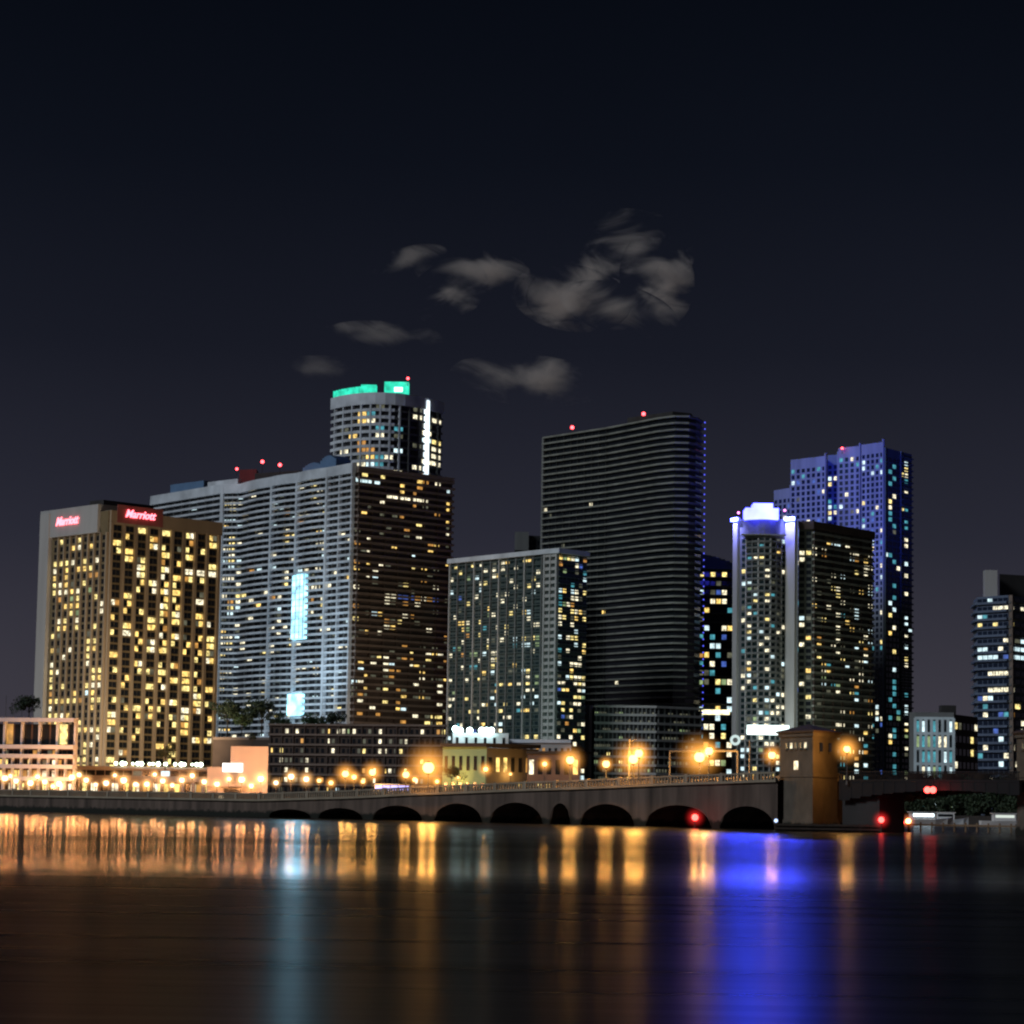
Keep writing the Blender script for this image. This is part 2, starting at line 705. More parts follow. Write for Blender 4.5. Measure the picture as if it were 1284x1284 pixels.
# ------------------------------------------------------------------ hotel on the left
ZG = 1.2
hL, hC, hR = F(46, 962), F(128, 930), F(269.5, 968)
hz = ZZ(130, 640, 930)
b = Building('hotel_tower', hC, 'tan hotel tower with red rooftop letters and many yellow lit windows', 'hotel')
b.body([hL, hC, hR], ZG, hz, M_hotelwall, back=30)
t = (hC - hL).normalized()
nL = Vector((t.y, -t.x))
# pale end pier and raised parapet at the left
b.pier(hL, hC, .075, 6.2, ZG, hz + 1.5, 1.6, M_pale, 'end_pier')
mb = MB()
LL = (hC - hL).length
mb.obox(hL, t, nL, -.4, LL * .88, -12, 1.2, hz - 7.5, hz + 2.6)
b.add(mb, 'parapet', M_pale)
tR = (hR - hC).normalized()
nR = Vector((tR.y, -tR.x))
LR = (hR - hC).length
mb = MB()
mb.obox(hC, tR, nR, .5, LR + .3, -3, .9, hz - 4.6, hz + .2)
b.add(mb, 'parapet', M_hotelpier)
mb = MB()
mb.obox(hC, tR, nR, 3, LR * .5, -15, -7, hz - 2, hz + 4.6)
b.add(mb, 'penthouse', M_roof)
NF = 33
zt = hz - 4.6
zl = hz - 8.2


def hl(rv, cv, r, c, q):
    return -1 if random.random() < .42 * (1.25 - .5 * rv) * (.7 + .6 * math.sin(3 * cv + rv * 5) ** 2) else None


rowm = {}


def hr(rv, cv, r, c, q):
    if r == NF - 6 and c >= 6:
        return 2
    if c == 8 and 24 <= r <= 26:
        return None
    k = (r, c)
    if k not in rowm:
        x = random.random()
        p = .44 if rv < .85 else .36
        if cv > .8 and .2 < rv < .55:
            p = .62
        rowm[k] = 2 if x < p * .6 else (1 if x < p * 1.15 else 0)
        if c >= 7 and r < 4:
            rowm[k] = 0
    s = rowm[k]
    if s == 2:
        return -1
    if s == 1 and q == (r * 7 + c) % 2:
        return -1
    return None


b.face(lerp(hL, hC, .17), lerp(hL, hC, .995), 12, zl, 32, 9, hl, (.2, .82), (.2, .85), 1, [2, 6, 4, .3, 0, .6, .6, 0, 1])
b.face(lerp(hC, hR, .02), lerp(hC, hR, .985), 12, zt, NF, 9, hr, (.16, .86), (.14, .86), 2, [4, 6, 2.4, 0, 0, 1.2, .9, 0, 0])
b.windows()
for k in range(10):
    b.pier(hC, hR, .02 + .965 * k / 9, 1.15, ZG, zt + .5, 1.0, M_hotelpier)
for k in range(1, 10):
    b.pier(hL, hC, .17 + .825 * k / 9, .8, ZG, zl + .5, .7, M_hotelpier)


def letters(b, text, A, tdir, ndir, u, zc, size, m, proud, name='sign'):
    cu = bpy.data.curves.new('letters', 'FONT')
    cu.body = text
    cu.size = size
    cu.align_x = 'CENTER'
    cu.align_y = 'CENTER'
    cu.shear = .35
    cu.extrude = .12
    cu.offset = .02 * size
    cu.resolution_u = 3
    tmp = bpy.data.objects.new('letters', cu)
    COL.objects.link(tmp)
    bpy.context.view_layer.update()
    dg = bpy.context.evaluated_depsgraph_get()
    me = bpy.data.meshes.new_from_object(tmp.evaluated_get(dg))
    bpy.data.objects.remove(tmp)
    P = A + tdir * u + ndir * proud
    M = Matrix(((tdir.x, 0, ndir.x, P.x), (tdir.y, 0, ndir.y, P.y), (0, 1, 0, zc), (0, 0, 0, 1)))
    me.transform(Matrix.Translation((-b.off[0], -b.off[1], -b.off[2])) @ M)
    me.materials.clear()
    me.materials.append(m)
    o = bpy.data.objects.new(name, me)
    COL.objects.link(o)
    o.parent = b.root
    return o


M_signback = mat('red_glow_board', (.30, .09, .08), .7)  # the letters' red glow is put into the board's tint
mb = MB()
mb.obox(hC, tR, nR, LR * .06, LR * .46, .9, 1.1, hz - 4.0, hz + 2.4)
b.add(mb, 'sign_board', M_signback)
letters(b, 'Marriott', hC, tR, nR, LR * .25, hz - .6, 3.9, E_redl, 1.5)
letters(b, 'Marriott', hL, t, nL, LL * .42, hz - 2.2, 4.2, E_redl, 1.6)

# ------------------------------------------------------------------ pale condominium behind the hotel
cp = [F(184, 1292), F(272, 1238), F(298, 1234), F(336, 1206), F(368, 1190), F(406, 1168), F(439, 1150), F(562, 1190)]
cz = ZZ(439, 584, 1150)
b = Building('condominium_tower', cp[6], 'broad pale condominium slab with a glowing cyan glass shaft beside the hotel', 'apartment tower')
b.body(cp[:7], ZG, cz, M_charcoal, back=26)
b.body([cp[6], cp[7]], ZG, cz - .5, M_dbrown, 'rear_wall', back=40)
NFc = 50
fh = (cz - 8) / NFc


def wav(poly, dep, per):
    """scalloped balcony edge along a wall"""
    out = []
    for a, c in zip(poly, poly[1:]):
        t = (c - a)
        n = Vector((t.y, -t.x)).normalized()
        for k in range(6):
            u = k / 6
            out.append(a + t * u + n * (dep * abs(sin(pi * u * per))))
    out.append(poly[-1])
    return out


left_edge = [cp[0]] + [cp[1]] + wav([cp[2], cp[3], cp[4], cp[5]], 1.2, 1) + [cp[6]]
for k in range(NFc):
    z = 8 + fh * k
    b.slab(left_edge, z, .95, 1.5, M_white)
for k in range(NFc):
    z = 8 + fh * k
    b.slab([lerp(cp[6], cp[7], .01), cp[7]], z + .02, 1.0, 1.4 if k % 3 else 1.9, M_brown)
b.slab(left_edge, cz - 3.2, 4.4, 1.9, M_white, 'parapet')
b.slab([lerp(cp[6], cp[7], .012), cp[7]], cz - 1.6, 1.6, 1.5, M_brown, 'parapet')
for i, w in ((1, 1.6), (3, 1.1), (4, 1.1), (5, 1.3)):
    A, B = cp[i], cp[i + 1]
    b.pier(A, B, .03, w, ZG, cz, 2.1, M_white)
for i in range(6):
    n_ = 9 if i == 0 else 4
    for k in range(1, n_):
        b.pier(cp[i], cp[i + 1], k / n_, .28, 8, cz - 3, 1.15, M_grey, 'balcony_divider')
b.pier(cp[5], cp[6], .97, .6, ZG, cz, 1.7, M_white)
b.pier(cp[5], cp[6], .5, .6, ZG, cz, 1.7, M_white)
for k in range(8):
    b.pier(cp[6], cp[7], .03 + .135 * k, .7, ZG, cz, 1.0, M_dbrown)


def cl(p):
    return lambda rv, cv, r, c, q: -1 if random.random() < p else None


for i, nc, p in ((0, 9, .08), (1, 3, .42), (2, 4, .18), (3, 4, .22), (4, 5, .18), (5, 4, .09)):
    b.face(cp[i], cp[i + 1], 8 + 1.1, cz - 3.5, NFc, nc, cl(p), (.1, .9), (.1, .62), 1, [1, 2, 6, 2, 0, .5, 1.5, 0, 0], .12, False)


def cr_(rv, cv, r, c, q):
    if r in (46,) and .30 < cv < .8:
        return 2 if random.random() < .9 else None
    if r == 48 and cv < .25:
        return 3
    if r == 30 and cv > .3 and cv < .85:
        return random.choice((5, 5, 7, 2))
    return -1 if random.random() < .29 * (1.25 - .5 * rv) else None


b.face(cp[6], cp[7], 8 + 1.1, cz - 1.5, NFc, 16, cr_, (.08, .92), (.05, .66), 1, [4, 1.5, 4, .6, 0, 3, 5, .2, 0], .12, False)
b.windows()
# glass shaft of light and lit lobby below it
A, B = cp[4], cp[5]
tS = (B - A).normalized()
nS = Vector((tS.y, -tS.x))
LS = (B - A).length
mb = MB()
mb.obox(A, tS, nS, LS * .06, LS * .44, 1.0, 3.2, ZZ(376, 801, 1180), ZZ(376, 720, 1180))
o = b.add(mb, 'glass_shaft', E_cyan)
mb = MB()
for k in range(10):
    z = ZZ(376, 801, 1180) + k * 2.95
    mb.obox(A, tS, nS, LS * .05, LS * .45, 3.1, 3.4, z, z + .25)
b.add(mb, 'glazing_bar', M_white, o)
mb = MB()
for u in (.05, .185, .315, .44):
    mb.obox(A, tS, nS, LS * u, LS * u + .3, 3.1, 3.5, ZZ(376, 801, 1180), ZZ(376, 720, 1180))
b.add(mb, 'mullion', M_white, o)
mb = MB()
mb.obox(A, tS, nS, LS * .04, LS * .42, 1.0, 4.2, ZZ(374, 897, 1180), ZZ(374, 870, 1180))
b.add(mb, 'lobby_glass', E_cyan)
for px, py, e_ in ((375, 745, 1.0), (375, 790, 1.0), (373, 883, 1.1)):
    pc = W(px, py, 1165)
    ld = bpy.data.lights.new('shaft_streak_spot', 'SPOT')  # unseen spot added to strengthen the cyan streak on the water
    ld.energy = 24000 * e_
    ld.color = (.30, .72, 1.0)
    ld.spot_size = radians(50)
    ld.spot_blend = .6
    ld.shadow_soft_size = 4.5
    lo = bpy.data.objects.new('shaft_streak_spot', ld)
    COL.objects.link(lo)
    lo.parent = b.root
    lo.location = (pc.x - b.off[0], pc.y - b.off[1], pc.z - b.off[2])
    lo.rotation_euler = Vector((-pc.x * .9, -pc.y, -pc.z)).to_track_quat('-Z', 'Y').to_euler()
# roofscape
mb = MB()
mb.obox(cp[1], (cp[2] - cp[1]).normalized(), Vector((0, -1)), 8, 17, -12, -3, cz - 2, cz + 8.5)
b.add(mb, 'penthouse', M_redbox)
pA = F(322, 1218)
mb = MB()
mb.box((pA.x + 8, pA.y + 10, cz + 3), (26, 8, 6), 0, -.55)
b.add(mb, 'plant_room', M_roof)
for px, py in ((329, 579), (351, 583)):
    d = 1212
    b.beacon(W(px, py, d), 4, 1.15)
b.beacon(W(297, 588, 1225), 2, .9)
for px0, px1, d0, d1, hh in ((372, 396, 1190, 1175, 6), (394, 414, 1176, 1166, 8)):
    a, c = F(px0, d0 + 6), F(px1, d1 + 6)
    mb = MB()
    tt = (c - a).normalized()
    nn = Vector((tt.y, -tt.x))
    Lx = (c - a).length
    for k in range(8):
        u0, u1 = k / 8, (k + 1) / 8
        h0 = hh * (.45 + .55 * sin(pi * (.15 + .7 * (u0 + u1) / 2)))
        mb.obox(a, tt, nn, Lx * u0, Lx * u1, -8, 0, cz, cz + h0)
    b.add(mb, 'curved_roof', M_blueroof)
a, c = F(205, 1282), F(247, 1262)
mb = MB()
tt = (c - a).normalized()
mb.obox(a, tt, Vector((tt.y, -tt.x)), 0, (c - a).length, -9, 0, cz, cz + 6)
b.add(mb, 'curved_roof', M_blueroof)
a, c = F(252, 1252), F(290, 1236)
mb = MB()
tt = (c - a).normalized()
mb.obox(a, tt, Vector((tt.y, -tt.x)), 0, (c - a).length, -9, 0, cz, cz + 4)
b.add(mb, 'roof_pavilion', M_white)

# ------------------------------------------------------------------ rounded tower with teal crown
D = 1330
arc = []
ca, cb = F(417, D + 18, 540), F(553, D + 26, 540)
for k in range(13):
    u = k / 12
    p = lerp(ca, cb, u)
    arc.append(Vector((p.x, p.y - 26 * sin(pi * u) ** .8)))
tz = ZZ(490, 494, D - 6)
b = Building('rounded_tower', arc[6], 'rounded white tower with teal lit crown above the pale condominium', 'apartment tower')
b.body(arc, ZG, tz, M_charcoal, back=24)
fh = 3.72
nfl = 24
for k in range(nfl):
    z = tz - 5 - fh * (k + 1)
    b.slab(arc[:8], z, 1.5, 1.2, M_white)
    b.slab(arc[7:], z + .02, 1.0, 1.0, M_grey)
b.slab(arc, tz - 5.2, 6.0, 1.5, M_white, 'parapet')
for k in range(0, 12):
    if k in (10,):
        continue
    b.pier(arc[k], arc[k + 1], .5, .9, tz - 95, tz - 4, 1.4, M_white if k < 8 else M_grey)
for k in range(12):
    b.face(arc[k], arc[k + 1], tz - 5 - fh * nfl + 1.4, tz - 3.6, nfl, 1,
           cl(.10 if k < 3 else (.48 if k < 7 else .38)), (.05, .95), (.05, .6), 1, [1, 1.5, 5, 1.2, .8, 2, 2, 0, 0], .15, False)
b.windows()
b.pier(arc[10], arc[11], .3, 1.9, ZZ(536, 596, D), tz - .5, 2.2, E_strip, 'light_strip')
mb = MB()
for k in range(5):
    for q in range(3):
        p = lerp(arc[k], arc[k + 1], (q + .5) / 3)
        n = Vector((p.x - arc[6].x, p.y - arc[6].y - 30)).normalized()
        mb.box((p.x, p.y + .6, tz + 2.7), (1.6, 1.2, 3.6), 0, 0)
b.add(mb, 'crown_fin', E_teal)
a = W(497, 484, D + 4)
mb = MB()
mb.box((a.x, a.y + 6, tz + 4.5), (12.5, 8, 7.5))
b.add(mb, 'crown_box', E_teal)
mb = MB()
mb.box((W(499, 488, D).x, a.y + 1.6, tz + 4.2), (4.2, .8, 2.2))
b.add(mb, 'crown_lamp', emit('crown_spot', (.5, 1, .85), 4))
a = W(462, 484, D + 4)
mb = MB()
mb.box((a.x, a.y + 6, tz + 4.2), (8, 6, 5))
b.add(mb, 'crown_box', E_teal)
b.beacon(W(511.5, 474.5, D), 3, 1.0)

# ------------------------------------------------------------------ grey block far behind
b = Building('office_block', F(660, 1320), 'plain dark block peeking above the mid-rise with pale cornice', 'building')
a, c = F(642, 1320), F(684, 1325)
b.body([a, c], ZG, ZZ(670, 671, 1320), M_charcoal, back=20)
mb = MB()
mb.obox(a, Vector((1, 0)), Vector((0, -1)), 0, 7, -6, .6, ZZ(650, 690, 1320), ZZ(650, 667, 1320))
b.add(mb, 'stair_tower', M_grey)
b.face(a, c, 20, ZZ(670, 675, 1320), 30, 6, cl(.01), (.15, .85), (.2, .8), 1, [1, 1, 1, 1, 0, 0, 0, 0, 0])
b.windows()

# ------------------------------------------------------------------ mid-rise with many small lights
mp_ = [F(561, 1156), F(681, 1104), F(698, 1098), F(733.5, 1112)]
mz = ZZ(690, 690, 1100)
b = Building('midrise_apartments', mp_[1], 'dark teal apartment block with small scattered lights and pale lattice column', 'apartment tower')
b.body(mp_, ZG, mz, M_teal, back=24)
nfm = 37
fh = (mz - 4) / nfm
for k in range(nfm):
    b.slab(mp_[:2], 4 + fh * k, .55, .7, M_teal, 'balcony')
for k in range(nfm):
    b.slab(mp_[2:], 4.02 + fh * k, .5, .7, M_teal, 'balcony')
b.slab(mp_, mz - 1.4, 2.0, 1.8, M_white, 'cornice')
for k in range(12):
    b.pier(mp_[0], mp_[1], .01 + .088 * k, .65, ZG, mz - 1.3, .9, M_grey if k % 3 else M_pale)
b.pier(mp_[1], mp_[2], .06, .9, ZG, mz - 1.3, 1.3, M_pale, 'lattice_column')
b.pier(mp_[1], mp_[2], .94, .9, ZG, mz - 1.3, 1.3, M_pale, 'lattice_column')
b.pier(mp_[1], mp_[2], .5, .7, ZG, mz - 1.3, 1.3, M_pale, 'lattice_column')
mb = MB()
tt = (mp_[2] - mp_[1]).normalized()
nn = Vector((tt.y, -tt.x))
for k in range(nfm):
    mb.obox(mp_[1], tt, nn, .2, (mp_[2] - mp_[1]).length - .2, -.1, 1.0, 4 + fh * k + .1, 4 + fh * k + 1.4)
b.add(mb, 'lattice_panel', M_pale)
PALM = [1.5, 3, 6, 2, 1.2, .8, 2.5, .15, 1.6]
b.face(mp_[0], mp_[1], 4.6, mz - 1.4, nfm, 22, cl(.27), (.12, .88), (.12, .72), 1, PALM, .1)
b.face(mp_[2], mp_[3], 4.6, mz - 1.4, nfm, 7, cl(.46), (.12, .88), (.12, .72), 1, PALM, .1)
b.windows(G_teal)

# ------------------------------------------------------------------ tall dark tower with curved end
op = [F(680, 1282, 750), F(760, 1245, 750), F(825, 1210, 750), F(845, 1203, 750), F(860, 1203, 750), F(871, 1209, 750), F(878, 1222, 750)]
oz = ZZ(830, 523, 1206)
b = Building('dark_tower', op[2], 'tall dark tower ringed by thin grey balcony lines with a rounded right end', 'apartment tower')
b.body(op, ZG, oz, G_dark, back=30)
nfo = 58
fh = (oz - 3) / nfo
for k in range(nfo + 1):
    b.slab(op, 3 + fh * k - .5, .8, 1.5, M_olive)
b.pier(op[0], op[1], .0, 1.4, ZG, oz, 1.2, M_grey, 'end_pier')
for k in range(9):
    b.pier(op[0], op[1], .1 + .11 * k, .35, ZG, oz - 1, .5, M_charcoal)


def ol(rv, cv, r, c, q):
    return -1 if random.random() < .003 else None


b.face(op[0], op[1], 3.6, oz, nfo, 14, ol, (.2, .8), (.1, .6), 1, [1, 1, 2, 1, 1, 0, 3, 0, 0], .1, False)
b.face(op[1], op[2], 3.6, oz, nfo, 11, lambda rv, cv, r, c, q: -1 if random.random() < .006 else None, (.2, .8), (.1, .6), 1,
       [1, 1, 2, 1, 1, 0, 4, 0, 0], .1, False)
b.face(op[2], op[4], 3.6, oz, nfo, 5, lambda rv, cv, r, c, q: -1 if random.random() < .05 * (1.2 - rv) else None, (.3, .7), (.1, .6), 1,
       [0, 1, 2, 1, .5, 0, 4, 0, 0], .1, False)
b.windows()
mb = MB()
mb.prism([F(690, 1292, 540), F(725, 1276, 540), F(730, 1288, 540), F(695, 1304, 540)], oz - 1, oz + 2.6)
b.add(mb, 'plant_room', M_roof)
mb = MB()
mb.prism([op[2] + Vector((-14, 22)), op[3] + Vector((-1, 6)), op[5] + Vector((-2, 5)), op[6] + Vector((-3, 6)), op[6] + Vector((-12, 20)), op[2] + Vector((-12, 34))], oz - 1, oz + 3.2)
b.add(mb, 'penthouse', M_roof)
b.beacon(W(717.5, 536, 1275), 3, 1.25)
b.beacon(W(807, 519, 1224), 5, 1.25)
for k in range(0, nfo - 12):
    if k % 1 == 0:
        z = oz - fh * k + .6
        mb = MB()
        mb.box((op[6].x + 1.5, op[6].y - .8, z - .6), (.5, .6, .6))
        b.add(mb, 'edge_light', E_bluedot)

# garage podium in front of it
gp = [F(731, 1128, 930), F(745, 1122, 930), F(822, 1120, 930), F(880, 1135, 930)]
gz = ZZ(780, 886, 1122)
b = Building('parking_garage', gp[1], 'low grey parking podium with stacked open decks under the dark tower', 'parking garage')
b.body(gp, ZG, gz - 1, M_charcoal, back=22)
for k in range(12):
    b.slab(gp[1:], 1.5 + (gz - 2) / 12 * (k + 1), 1.0, .9, M_pale, 'deck')
b.pier(gp[0], gp[1], .5, 4.5, ZG, gz + .4, 1.6, M_pale, 'end_pier')
for k in range(15):
    b.pier(gp[1], gp[2], .03 + .068 * k, .5, ZG, gz - .5, .6, M_grey, 'column')
for k in range(8):
    b.pier(gp[2], gp[3], .05 + .13 * k, .5, ZG, gz - .5, .6, M_grey, 'column')
b.face(gp[1], gp[2], 2.5, gz - 1, 12, 15, cl(.42), (.12, .88), (.2, .6), 1, [.3, .2, 0, 0, 0, .3, 9, 0, 1], .1, False)  # faint glowing panes added to brighten the open decks
b.face(gp[2], gp[3], 2.5, gz - 1, 12, 8, cl(.35), (.12, .88), (.2, .6), 1, [.3, .2, 0, 0, 0, .3, 9, 0, 1], .1, False)  # more added glowing panes on the right side
b.windows()

# ------------------------------------------------------------------ block with curved blue roof
a, c = F(868, 1330, 800), F(926, 1330, 800)
qz = ZZ(900, 714, 1330)
b = Building('curved_roof_block', a, 'narrow block with a curved blue roof squeezed between two towers', 'apartment tower')
b.body([a, c], ZG, qz, M_charcoal, back=20)
mb = MB()
N = 10
for k in range(N):
    u0, u1 = k / N, (k + 1) / N
    x0, x1 = a.x + (c.x - a.x) * u0, a.x + (c.x - a.x) * u1
    hh = 7.5 * cos((u0 + u1) / 2 * 1.35) + .4
    mb.prism([(x0, a.y - 1), (x1, a.y - 1), (x1, a.y + 18), (x0, a.y + 18)], qz, qz + hh)
b.add(mb, 'curved_roof', M_blueroof)
nfq = 26
fh = (qz - 4) / nfq
for k in range(nfq):
    b.slab([a, c], 4 + fh * k, .8, .8, M_grey)
b.face(a, c, 4.8, qz - .2, nfq, 8, lambda rv, cv, r, c, q: (1 if r == nfq - 1 and c % 2 else (-1 if random.random() < .45 else None)),
       (.1, .9), (.1, .72), 1, [1, 2, 4, 4, 3, .4, 2, 1.5, .6], .1)
b.windows(G_blue)
mb = MB()
mb.obox(a, Vector((1, 0)), Vector((0, -1)), 2, 19, .9, 1.4, ZZ(890, 896, 1330), ZZ(890, 890, 1330))
b.add(mb, 'light_strip', emit('podium_strip', (1, .88, .5), 2.2, .4, scale=.4))

# ------------------------------------------------------------------ tower with blazing blue crown
D = 1150
kp0, kp1 = F(918.5, D + 8, 800), F(929, D + 2, 800)
bay = [kp1]
e1 = F(984, D + 2, 800)
for k in range(1, 8):
    u = k / 8
    p = lerp(kp1, e1, u)
    bay.append(Vector((p.x, p.y - 7 * sin(pi * u))))
bay.append(e1)
kp2 = F(1000.5, D - 3, 800)
kz = ZZ(960, 651, D)
b = Building('blue_crowned_tower', bay[4], 'apartment tower with blazing blue white crown and rounded window bay', 'apartment tower')
b.body([kp0] + bay + [kp2], ZG, kz, M_grey, back=24)
nfk = 43
fh = (kz - 12) / nfk
for k in range(nfk):
    b.slab(bay[1:-1], 4 + fh * k, .9, 1.0, M_grey)
b.pier(kp0, kp1, .5, 3.5, ZG, kz + 1, 1.2, M_pale, 'end_pier')
b.pier(e1, kp2, .5, 5.2, ZG, kz + 1, 1.2, M_pale, 'end_pier')
for k in range(1, 8):
    b.pier(bay[k - 1], bay[k], .98, .6, ZG, kz - 9, .9, M_pale if k % 2 else M_grey)
for k in range(8):
    b.face(bay[k], bay[k + 1], 5, kz - 8, nfk, 1, cl(.30), (.12, .88), (.08, .68), 1, [.6, 1.5, 5, 3, 1.6, .3, 2, 0, .8], .12)
b.windows(G_teal)
mb = MB()
mb.obox(kp1, Vector((1, 0)), Vector((0, -1)), 1.0, 15.5, -4, 8.6, kz - .6, kz + 4.2)
cb_ = b.add(mb, 'crown', E_crownw)
mb = MB()
mb.obox(kp1, Vector((1, 0)), Vector((0, -1)), 4.5, 13, -3, 8.0, kz + 4.3, kz + 6.4)
b.add(mb, 'crown_cap', E_crownw, cb_)
mb = MB()
mb.obox(kp1, Vector((1, 0)), Vector((0, -1)), -.5, 19, 1.2, 8.3, kz - 7.5, kz - 7.2)
b.add(mb, 'crown_ledge', M_pale)
for A_, B_, u in ((kp0, kp1, .5), (e1, kp2, .5)):
    tt = (B_ - A_).normalized()
    nn = Vector((tt.y, -tt.x))
    L_ = (B_ - A_).length
    mb = MB()
    mb.obox(A_, tt, nn, L_ * .12, L_ * .88, 1.3, 1.9, kz - .6, kz + .8)
    b.add(mb, 'crown_light', E_crown)
    # uplight washing the pier head from a bracket
    pc = A_ + tt * (L_ * .5) + nn * 5
    ld = bpy.data.lights.new('crown_wash', 'SPOT')
    ld.energy = 80000
    ld.color = (.22, .24, 1.0)
    ld.spot_size = radians(75)
    ld.spot_blend = 1
    lo = bpy.data.objects.new('crown_wash', ld)
    COL.objects.link(lo)
    lo.parent = b.root
    lo.location = (pc.x - b.off[0], pc.y - b.off[1], kz + 4 - b.off[2])
    lo.rotation_euler = Vector((-nn.x * .6, -nn.y * .6, -1)).to_track_quat('-Z', 'Y').to_euler()
for px, e_ in ((924, 1.0), (950, 1.3), (992, 1.0)):
    pc = W(px, 655, D - 12)
    ld = bpy.data.lights.new('crown_streak_spot', 'SPOT')  # unseen spot aimed at the bay, added for the blue water streak
    ld.energy = 190000 * e_
    ld.color = (.035, .06, 1.0)
    ld.spot_size = radians(40)
    ld.spot_blend = .6
    ld.shadow_soft_size = 4.0
    lo = bpy.data.objects.new('crown_streak_spot', ld)
    COL.objects.link(lo)
    lo.parent = b.root
    lo.location = (pc.x - b.off[0], pc.y - b.off[1], pc.z - b.off[2])
    lo.rotation_euler = Vector((-pc.x * .9, -pc.y, -pc.z)).to_track_quat('-Z', 'Y').to_euler()
b.beacon(W(926, 643, D), 2, .8, emit('magenta_beacon', (1, .25, .75), 4))
b.beacon(W(984, 640, D + 4), 2, .8, emit('magenta_beacon', (1, .25, .75), 4))
# lit canopy and disc sign at its foot
mb = MB()
mb.obox(kp1, Vector((1, 0)), Vector((0, -1)), 2, 20, 9, 12, ZZ(960, 922, D), ZZ(960, 910, D))
b.add(mb, 'entrance_canopy', E_canopy)
pd = W(922, 928, D - 10)
mb = MB()
for k in range(18):
    a0, a1 = 2 * pi * k / 18, 2 * pi * (k + 1) / 18
    mb.quad((pd.x + 1.1 * cos(a0), pd.y, pd.z + 1.1 * sin(a0)), (pd.x + 2.3 * cos(a0), pd.y, pd.z + 2.3 * sin(a0)),
            (pd.x + 2.3 * cos(a1), pd.y, pd.z + 2.3 * sin(a1)), (pd.x + 1.1 * cos(a1), pd.y, pd.z + 1.1 * sin(a1)))
    mb.tube((pd.x + 1.7 * cos(a0), pd.y + .3, pd.z + 1.7 * sin(a0)), (pd.x + 1.7 * cos(a1), pd.y + .3, pd.z + 1.7 * sin(a1)), .28, .28, 6)
b.add(mb, 'ring_sign', emit('ring_sign_light', (.8, 1, .97), .8))

# dark condominium wing to its right
M_wing = mat('grey_green_wall', (.085, .09, .075), .85, var=.25)
wp = [F(1001, 1152, 800), F(1018, 1150, 800), F(1094, 1190, 800)]
wz = ZZ(1005, 655, 1150)
b = Building('brown_apartments', wp[1], 'dark brown apartment block with balcony rows right of the blue crown', 'apartment tower')
b.body(wp, ZG, wz, M_wing, back=24)
nfw = 42
fh = (wz - 5) / nfw
for k in range(nfw):
    b.slab(wp[1:], 3 + fh * k, .9, 1.2, M_olive)
b.slab(wp, wz - 3, 3.5, 1.4, M_dbrown, 'parapet')
for k in range(7):
    b.pier(wp[1], wp[2], .02 + .155 * k, .8, ZG, wz - 2.5, .8, M_dbrown)
b.face(wp[1], wp[2], 3.9, wz - 3, nfw, 13, cl(.27), (.1, .9), (.08, .68), 1, [1, 2, 5, 2, 1.4, 1, 3, .1, .6], .12, False)
b.face(wp[0], wp[1], 3.9, wz - 3, nfw, 2, cl(.3), (.15, .85), (.1, .7), 1, [1, 2, 5, 2, .8, 1, 2, 0, 0], .12)
b.windows()

# ------------------------------------------------------------------ tall stepped blue tower behind
b = Building('stepped_tower', F(1060, 1400), 'tall stepped blue tower rising behind the brown apartment block', 'apartment tower')
WINGS = [((970, 1425), (992, 1412), 615), ((991, 1405), (1036, 1386), 577), ((1037, 1396), (1051, 1392), 571),
         ((1051, 1382), (1079, 1372), 562), ((1080, 1371), (1108.5, 1358), 558)]
M_bluewall = mat('light_blue_grey_wall', (.24, .26, .32), .75, var=.3, streak=True)
for i, (p0, p1, ty) in enumerate(WINGS):
    A, B = F(*p0, 700), F(*p1, 700)
    zt = ZZ((p0[0] + p1[0]) / 2, ty, p0[1])
    b.body([A, B], ZG, zt, M_bluewall if i != 2 else M_bluegrey, 'wing', back=25)
    nf = int((zt - 4) / 3.15)
    nc = max(2, int((B - A).length / 3.2))
    b.face(A, B, 5, zt - 5, nf, nc, cl(.16 if i != 2 else .38), (.22, .78), (.15, .8), 1, [.3, 1, 3, 3, 5, 0, 1, 3, .3], .1)
    b.pier(A, B, .98, .8, ZG, zt + 1.5, .7, M_bluewall)
A, B = F(1108.5, 1358, 700), F(1143.5, 1384, 700)
zt = ZZ(1125, 565, 1370)
b.body([A, B], ZG, zt, M_teal, 'wing', back=22)
nf = 58
fh = (zt - 4) / nf
for k in range(nf):
    b.slab([lerp(A, B, .62), B], 4 + fh * k, .8, 1.0, M_teal)


def sl(rv, cv, r, c, q):
    if c == 5:
        return -1 if random.random() < .5 else None
    if c in (1, 2):
        return (4 if random.random() < .65 else -1) if random.random() < .35 else None
    return -1 if random.random() < .05 else None


b.face(A, B, 4.8, zt - 4, nf, 7, sl, (.15, .9), (.1, .75), 1, [.5, 3, 5, 3, 2, 0, 1, .2, 1], .12)
b.pier(A, B, .58, .8, ZG, zt, .8, M_teal)
b.pier(A, B, .02, .8, ZG, zt, .8, M_teal)
b.windows(G_blue)
b.beacon(W(1056, 562, 1378), 2, .9)
b.beacon(W(1041, 573, 1398), 2, .6)
a = W(1010, 640, 1150)
floodlight((a.x - 4, 1168, kz + 9), W(1050, 585, 1385), (.06, .09, 1.0), 1500000, 46,
           'blue floodlight on the roof beside the crown, aimed at the stepped tower', E_crown)

